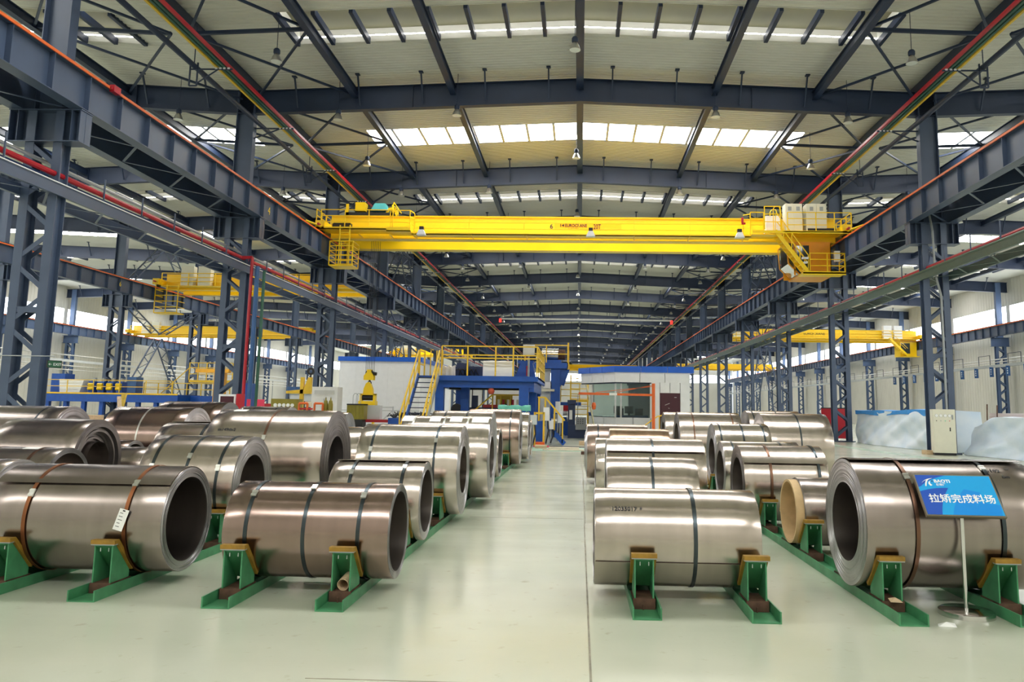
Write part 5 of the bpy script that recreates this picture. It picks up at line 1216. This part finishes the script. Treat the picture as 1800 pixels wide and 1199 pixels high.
for i, x in enumerate((-13.35, -12.85)):
    ps = thing('red_notice', (x, 31.0, 0), ['small red notice plate touching the red panel', 'red notice plate on two thin posts'][i], 'notice'); w_ = (.14, .28)[i]; MB().box(-w_ / 2, w_ / 2, -.02, .02, 1.62, 1.9).build('plate', PINK, ps)
    for s in (-1, 1): MB().bar((s * w_ * .4, 0, 0), (s * w_ * .4, 0, 1.65), .03, .03, (0, 1, 0)).build('post', GREY, ps)
gb = thing('blue_roof_shed', (-16.6, 60, 0), 'low white shed with a blue roof edge beyond the second column', 'shed')
MB().box(-6, 0, 0, 3, 0, 2.6).build('wall', LGREY, gb); MB().box(-6.2, .2, -.2, 3.2, 2.6, 3.1).build('roof_edge', PIPEBLUE, gb); MB().box(-3.5, -1.8, -.03, 0, 0, 2.1).build('roller_door', WHITE, gb); MB().box(-5, -4.3, -.03, 0, 0, 2).build('glass_door', DKGLASS, gb)
# yellow timber post, planks, cardboard
o = MB().box(-.055, .055, -.05, .05, 0, .98).build('yellow_post', mat('yellow_timber', (.62, .42, .06), .6, var=.3, scale=12), loc=(-13.62, 22.6, 1.0)); o.rotation_euler = (0, math.radians(9), 0)
tag(o, 'worn yellow timber post standing on crates beside the laced columns', 'post')
for i, (x, y, w_, d, z0, h) in enumerate(((-14.4, 22.6, 1.7, 1.2, 0, .55), (-14.0, 22.4, 1.3, 1.0, .55, .47), (-15.0, 22.8, .7, .8, .55, .75))):
    c = thing('wooden_crate', (x, y, z0), ['wide wooden crate at the bottom of the crate pile', 'flat wooden crate carrying the yellow post', 'cardboard-brown crate on the wide one'][i], 'crate')
    MB().box(-w_ / 2, w_ / 2, 0, d, 0, h).build('body', WOOD, c)
    for j in range(3): MB().box(-w_ / 2, w_ / 2, -.02, 0, h * j / 3 + .02, h * (j + 1) / 3 - .02).build('plank', WOOD, c)
    for s in (-1, 1): MB().box(s * w_ * .42 - .05, s * w_ * .42 + .05, -.04, -.02, 0, h).build('batten', WOOD, c)
pk = MB().bar((-12.0, 20.3, .03), (-12.6, 20.9, 1.85), .1, .03); tag(pk.build('leaning_plank', WOOD), 'thin plank leaning behind the pale-ended coil', 'plank')
# exit sign on the first column
ex = thing('exit_sign', (-15.1, 21.75, 2.75), 'green and white exit sign hung on the nearest laced column', 'sign', rz=math.radians(62)); MB().box(-.2, .2, -.02, .02, -.11, .11).build('case', BLACK, ex); MB().box(-.18, .18, -.025, -.02, -.09, .09).build('plate', mat('exit_green', (.02, .10, .05), .4, var=0), ex)
text('lettering', '← EXIT', .11, TEXTWHITE, ex, Matrix.Translation((-.17, -.027, -.04)) @ FACE); tag(MB().tube((-17.4, 21.74, 2.98), (-15.1, 21.74, 2.98), .015, 6).build('sign_cable', GREY), 'thin cable strung across the nearest column to the exit sign', 'cable')
# far west machine lines
lp = thing('blue_machine_line', (-42.5, 60, 0), 'long blue machine platform with yellow rails beyond the west nave', 'platform')
MB().box(0, 11, 0, 4, 1.7, 2.35).build('deck', BLUE, lp); MB().box(0, 11, -.05, 0, 2.3, 2.42).build('edge', YELR, lp)
for i in range(8): MB().box(.3 + 1.45 * i, .6 + 1.45 * i, .2, .5, 0, 1.7).build('leg', BLUE, lp)
for i in range(5): rails3(MB(), (2.1 * i, -.02, 2.4), (2.1 * i + 2.1, -.02, 2.4), 1, (.5, 1.0), .025).build('handrail', YELR, lp)
for i in range(4): MB().box(3.4 + .75 * i, 3.9 + .75 * i, .6, 1.4, 2.35, 3.3).build('motor_stand', BLUE, lp); MB().tube((3.45 + .75 * i, .5, 2.75), (3.85 + .75 * i, .5, 2.75), .13, 8).tube((3.45 + .75 * i, .5, 3.05), (3.85 + .75 * i, .5, 3.05), .13, 8).build('roller', YEL, lp); MB().tube((3.65 + .75 * i, 1, 3.3), (3.65 + .75 * i, 1, 3.6), .15, 8).build('cap', GREY, lp)
MB().prism([(1.3, 2.4), (2.9, 2.4), (3.2, 3.45), (1.2, 3.45)], 'y', .3, 1.5).build('white_hopper', PAPER, lp); MB().box(.2, 1.3, .8, 2, 2.35, 3.9).build('blue_cabinet', BLUE, lp); MB().box(6.6, 7.3, .5, 1.5, 2.35, 3.7).build('blue_cabinet', PIPEBLUE, lp); MB().tube((.6, -.4, .9), (1.4, -.4, .9), .35, 12).build('orange_drum', ORANGE, lp)
l2 = thing('blue_machine_line', (-31.0, 62, 0), 'blue machine with a yellow railed bridge beside the west nave columns', 'platform')
MB().box(-2, 3.4, 0, 3, .2, 2.3).build('body', BLUE, l2); MB().box(-1, 2.6, .5, 2.5, 3.4, 3.6).build('bridge', YELR, l2); rails3(MB(), (-1, .5, 3.6), (2.6, .5, 3.6), 5, (.5, 1.0, 1.4), .03).build('handrail', YELR, l2); rails3(MB(), (-4.5, .2, 2.3), (2.6, .2, 2.3), 6, (.5, 1.0), .03).build('handrail', YELR, l2)
MB().bar((-3.4, .5, 2.3), (-1, .5, 4.6), .06).build('stair_rail', YELR, l2); MB().box(2.8, 4.0, .4, 2, 0, 3.4).build('blue_tower', BLUE, l2)
oc = thing('orange_column', (-23.5, 50, 0), 'orange-yellow standing jib column in the west nave', 'column'); MB().box(-.3, .3, -.3, .3, 0, 3.7).build('shaft', mat('jib_amber', (.75, .36, .02), .4), oc); MB().box(-1.6, .6, -.2, .2, 3.7, 3.95).build('arm', mat('jib_amber', (.75, .36, .02), .4), oc); oc['kind'] = 'thing'

# ------------------------------------------------------------------ tarpaulins, cabinet and wall fittings on the east side
def tarp(name, x, ya, yb, h, label, seed, slack=.3, m=TARP, bow=.35, sag=False):
    """a cloth hung over a bundle along the column row, folds running down and across"""
    rnd = random.Random(seed); b = MB(); ny, nz = 56, 18; vs = []; ph = [rnd.uniform(0, 6.3) for _ in range(12)]
    top = lambda u: h - slack * (math.sin(u * 9 + ph[0]) * .35 + math.sin(u * 4 + ph[1]) * .45 + .4 * math.sin(u * 17 + ph[2])) * .5
    if sag: top = lambda u: h - slack * math.exp(-((1 - u) / .13) ** 2) - .12 * math.sin(u * 7) ** 2
    for i in range(ny + 1):
        u = i / ny
        for j in range(nz + 1):
            v = j / nz; f = .11 * math.sin(14 * u + 9 * v + ph[3]) + .08 * abs(math.sin(16 * u - 7 * v + ph[4])) + .10 * math.sin(6 * u - 5 * v + ph[5]) + .045 * math.sin(40 * u + 16 * v + ph[6])
            xx = x - bow * (1 - v) ** 1.5 * (.6 + .4 * math.sin(8 * u + ph[7])) - f * (.95 - .5 * v) * min(1, 8 * u + .2, 8 - 8 * u + .2)
            vs.append((xx, ya + (yb - ya) * u + .1 * math.sin(9 * v + ph[8]), max(.01, top(u) * v)))
    fs = [(i * (nz + 1) + j, (i + 1) * (nz + 1) + j, (i + 1) * (nz + 1) + j + 1, i * (nz + 1) + j + 1) for i in range(ny) for j in range(nz)]
    o = len(vs); vs2 = []
    for i in range(ny + 1): u = i / ny; vs2 += [(x + .5, ya + (yb - ya) * u, top(u) + .03), (x + 1.6, ya + (yb - ya) * u, top(u) - .02), (x + 1.75, ya + (yb - ya) * u, .02)]
    vs += vs2
    for i in range(ny):
        fs.append((i * (nz + 1) + nz, (i + 1) * (nz + 1) + nz, o + 3 * (i + 1), o + 3 * i)); fs.append((o + 3 * i, o + 3 * i + 3, o + 3 * i + 4, o + 3 * i + 1)); fs.append((o + 3 * i + 1, o + 3 * i + 4, o + 3 * i + 5, o + 3 * i + 2))
    for e in (0, ny): fs.append(tuple(e * (nz + 1) + j for j in range(nz + 1)) + (o + 3 * e, o + 3 * e + 1, o + 3 * e + 2))
    b.add(vs, fs); return tag(b.build(name, m, smooth=True, ang=1.2), label, 'tarpaulin'), top
t1, top1 = tarp('tarpaulin', 16.75, 36.2, 47.6, 1.88, 'pale blue tarpaulin between the first two columns on that side', 11, .10)
b = MB(); vs = []
for i in range(41):
    u = i / 40; z = top1(u); vs += [(16.68, 36.2 + 11.4 * u, z - .16 - .12 * math.sin(u * 7) ** 2), (16.66, 36.2 + 11.4 * u, z + .03), (17.3, 36.2 + 11.4 * u, z + .055)]
b.add(vs, [(3 * i + j, 3 * i + 3 + j, 3 * i + 4 + j, 3 * i + 1 + j) for i in range(40) for j in (0, 1)]); b.build('blue_top_sheet', TARPB, t1)
tarp('tarpaulin', 17.35, 24.5, 34.9, 1.75, 'pale blue tarpaulin sagging in folds beside the cream cabinet', 23, .5, bow=.5, sag=True)
tag(MB().box(17.9, 19.2, 25, 34.6, 0, 1.82).build('sheet_stack', STRIPE), 'stack of pinkish striped sheets showing above the sagging tarpaulin', 'stack')
for i, (y, z) in enumerate(((34.2, 2.2), (33.4, 2.15), (31.2, 2.9), (30.8, 2.4))):
    tag(MB().tube((17.55, y, .5), (17.6, y - .05, z), .03, 6).build('steel_stake', RUST), ['first', 'second', 'third, tallest', 'fourth'][i] + ' rusty stake counted from the cream cabinet', 'stake')
ec = thing('switch_cabinet', (15.72, 34.25, 0), 'cream switch cabinet with four round meters beside the laced column', 'cabinet', rz=math.radians(-14))
MB().box(-.44, .44, -.3, .3, .1, 1.95).build('body', CREAM, ec); MB().box(-.42, .42, -.28, .28, 0, .1).build('plinth', BLACK, ec); MB().box(-.40, .40, -.318, -.3, .18, 1.28).build('door', CREAM, ec); MB().box(-.43, .43, -.315, -.3, 1.30, 1.93).build('meter_panel', CREAM, ec)
for i in range(4):
    g = MB().tube((-.29 + .17 * i, -.33, 1.68), (-.29 + .17 * i, -.31, 1.68), .062, 16).build('meter', PAPER, ec); MB().lathe([(.062, -.335), (.068, -.335), (.068, -.31), (.062, -.31)], 'y', 16, (-.29 + .17 * i, 0, 1.68), closed=True).build('bezel', GREY, g)
for i, m in enumerate((BLACK, GREY, mat('led_green', (.1, .7, .4), .4), mat('led_red', (.8, .15, .15), .4))): MB().tube((-.3 + .17 * i, -.33, 1.46), (-.3 + .17 * i, -.31, 1.46), .02, 10).build('button', m, ec)
MB().box(.2, .24, -.335, -.318, 1.02, 1.18).build('handle', BLACK, ec); MB().box(.3, .36, -.33, -.3, 1.52, 1.72).build('meter', GREY, ec)
MB().box(15.05, 15.35, 34.4, 34.9, 0, .18).build('x', WOOD); tag(bpy.data.objects['x'], 'small brown footing block at the cream cabinet', 'block'); bpy.data.objects['x'].name = 'footing_block'
rb = thing('red_board', (16.0, 49.6, 0), 'dark red board standing behind the second column on the tarpaulin side', 'board'); MB().box(-.75, .95, 0, .06, .15, 2.0).build('face', RED, rb); MB().box(-.75, .95, -.01, .07, 2.0, 2.06).build('top_rail', BLACK, rb)
for x in (-.7, .9): MB().box(x - .04, x + .04, 0, .08, 0, .15).build('foot', BLACK, rb)
# east wall pipe rack and banners
pr = thing('wall_pipe_rack', (45.0, 0, 6.9), 'grey pipe rack standing along the east wall', 'rack')
MB().box(-.15, .15, 30, 235, 0, .3).build('beam', GREY, pr); MB().tube((0, 30, .85), (0, 235, .85), .06, 8).build('pipe', SILVER, pr); MB().tube((.3, 30, .6), (.3, 235, .6), .05, 8).build('pipe', SILVER, pr)
b = MB()
for i in range(34):
    y = 32 + 6 * i; b.bar((-.1, y, .3), (-.1, y, 1.35), .05, .05, (1, 0, 0)).bar((-.1, y, 1.35), (-.1, y + 2.4, 1.35), .05).bar((-.1, y + 2.4, .3), (-.1, y + 2.4, 1.35), .05, .05, (1, 0, 0))
b.build('pipe_loops', NAVY, pr)['kind'] = 'stuff'
for i in range(11):
    y = 79 + 3.25 * i; bn = thing('blue_banner', (44.75, y, 6.95), ['first', 'second', 'third', 'fourth', 'fifth', 'sixth', 'seventh', 'eighth', 'ninth', 'tenth', 'eleventh'][i] + ' blue hanging banner with white lettering on the wall pipe rack, counted from the camera', 'banner')
    MB().box(-.02, .02, -.24, .24, -1.05, 0).box(-.22, .22, -.01, .01, -1.05, 0).build('cloth', PIPEBLUE, bn)
    q = MB(); rnd = random.Random(i)
    for j in range(3): 
        for k in range(4): q.box(-.13 + .05 * k, -.09 + .05 * k, -.018, -.011, -.35 - .24 * j + rnd.uniform(-.03, .03), -.2 - .24 * j)
        q.box(-.14, .14, -.019, -.012, -.27 - .24 * j, -.24 - .24 * j)
    q.build('lettering', TEXTWHITE, bn)
pl = thing('wall_pipe_rack', (-64.0, 0, 6.6), 'grey pipe rack standing along the west wall', 'rack')
MB().box(-.15, .15, 40, 200, 0, .3).build('beam', LGREY, pl); MB().tube((0, 40, .85), (0, 200, .85), .08, 8).build('pipe', SILVER, pl); MB().tube((.3, 40, -.5), (.3, 200, -.5), .08, 8).build('pipe', SILVER, pl); MB().tube((.5, 40, -1.0), (.5, 200, -1.0), .06, 8).build('pipe', SILVER, pl)
b = MB()
for i in range(13): b.bar((0, ROW[0] + 20 + BAY * i, -6.6), (0, ROW[0] + 20 + BAY * i, 0), .12, .12, (1, 0, 0))
b.build('posts', GREY, pl)['kind'] = 'stuff'
wd = MB().box(47.9, 47.98, 155, 158.2, 0, 4.0).build('door_1', WHITE); struct(wd, 'white wall door in the east wall'); MB().box(47.85, 47.9, 154.7, 155, 0, 4.2).box(47.85, 47.9, 158.2, 158.5, 0, 4.2).box(47.85, 47.9, 154.7, 158.5, 4.0, 4.2).build('frame', PIPEBLUE, wd)
# hanging cable across the far nave with beacons
ht = thing('light_truss', (0, 105, 13.9), 'thin white pipe hung across the far middle nave with red beacons', 'pipe')
MB().tube((-11, 0, 0), (12.5, 0, 0), .12, 8).build('pipe', SILVER, ht)
for x in (-8, -4, 0, 4, 8, 12): MB().tube((x, 0, 0), (x, 0, roof_z(x) - 13.9), .03, 5).build('hanger', NAVY, ht)
for x in (-11, 12.4): MB().box(x - .15, x + .15, -.15, .15, -.5, .0).build('beacon', SCREEN, ht)

tag(MB().box(-15.06, -14.9, 23.0, 23.35, 11.5, 11.72).box(-15.04, -14.94, 22.9, 23.0, 11.55, 11.62).build('limit_switch', RED), 'red limit switch box on the edge of the runway beam, white building side', 'switch')
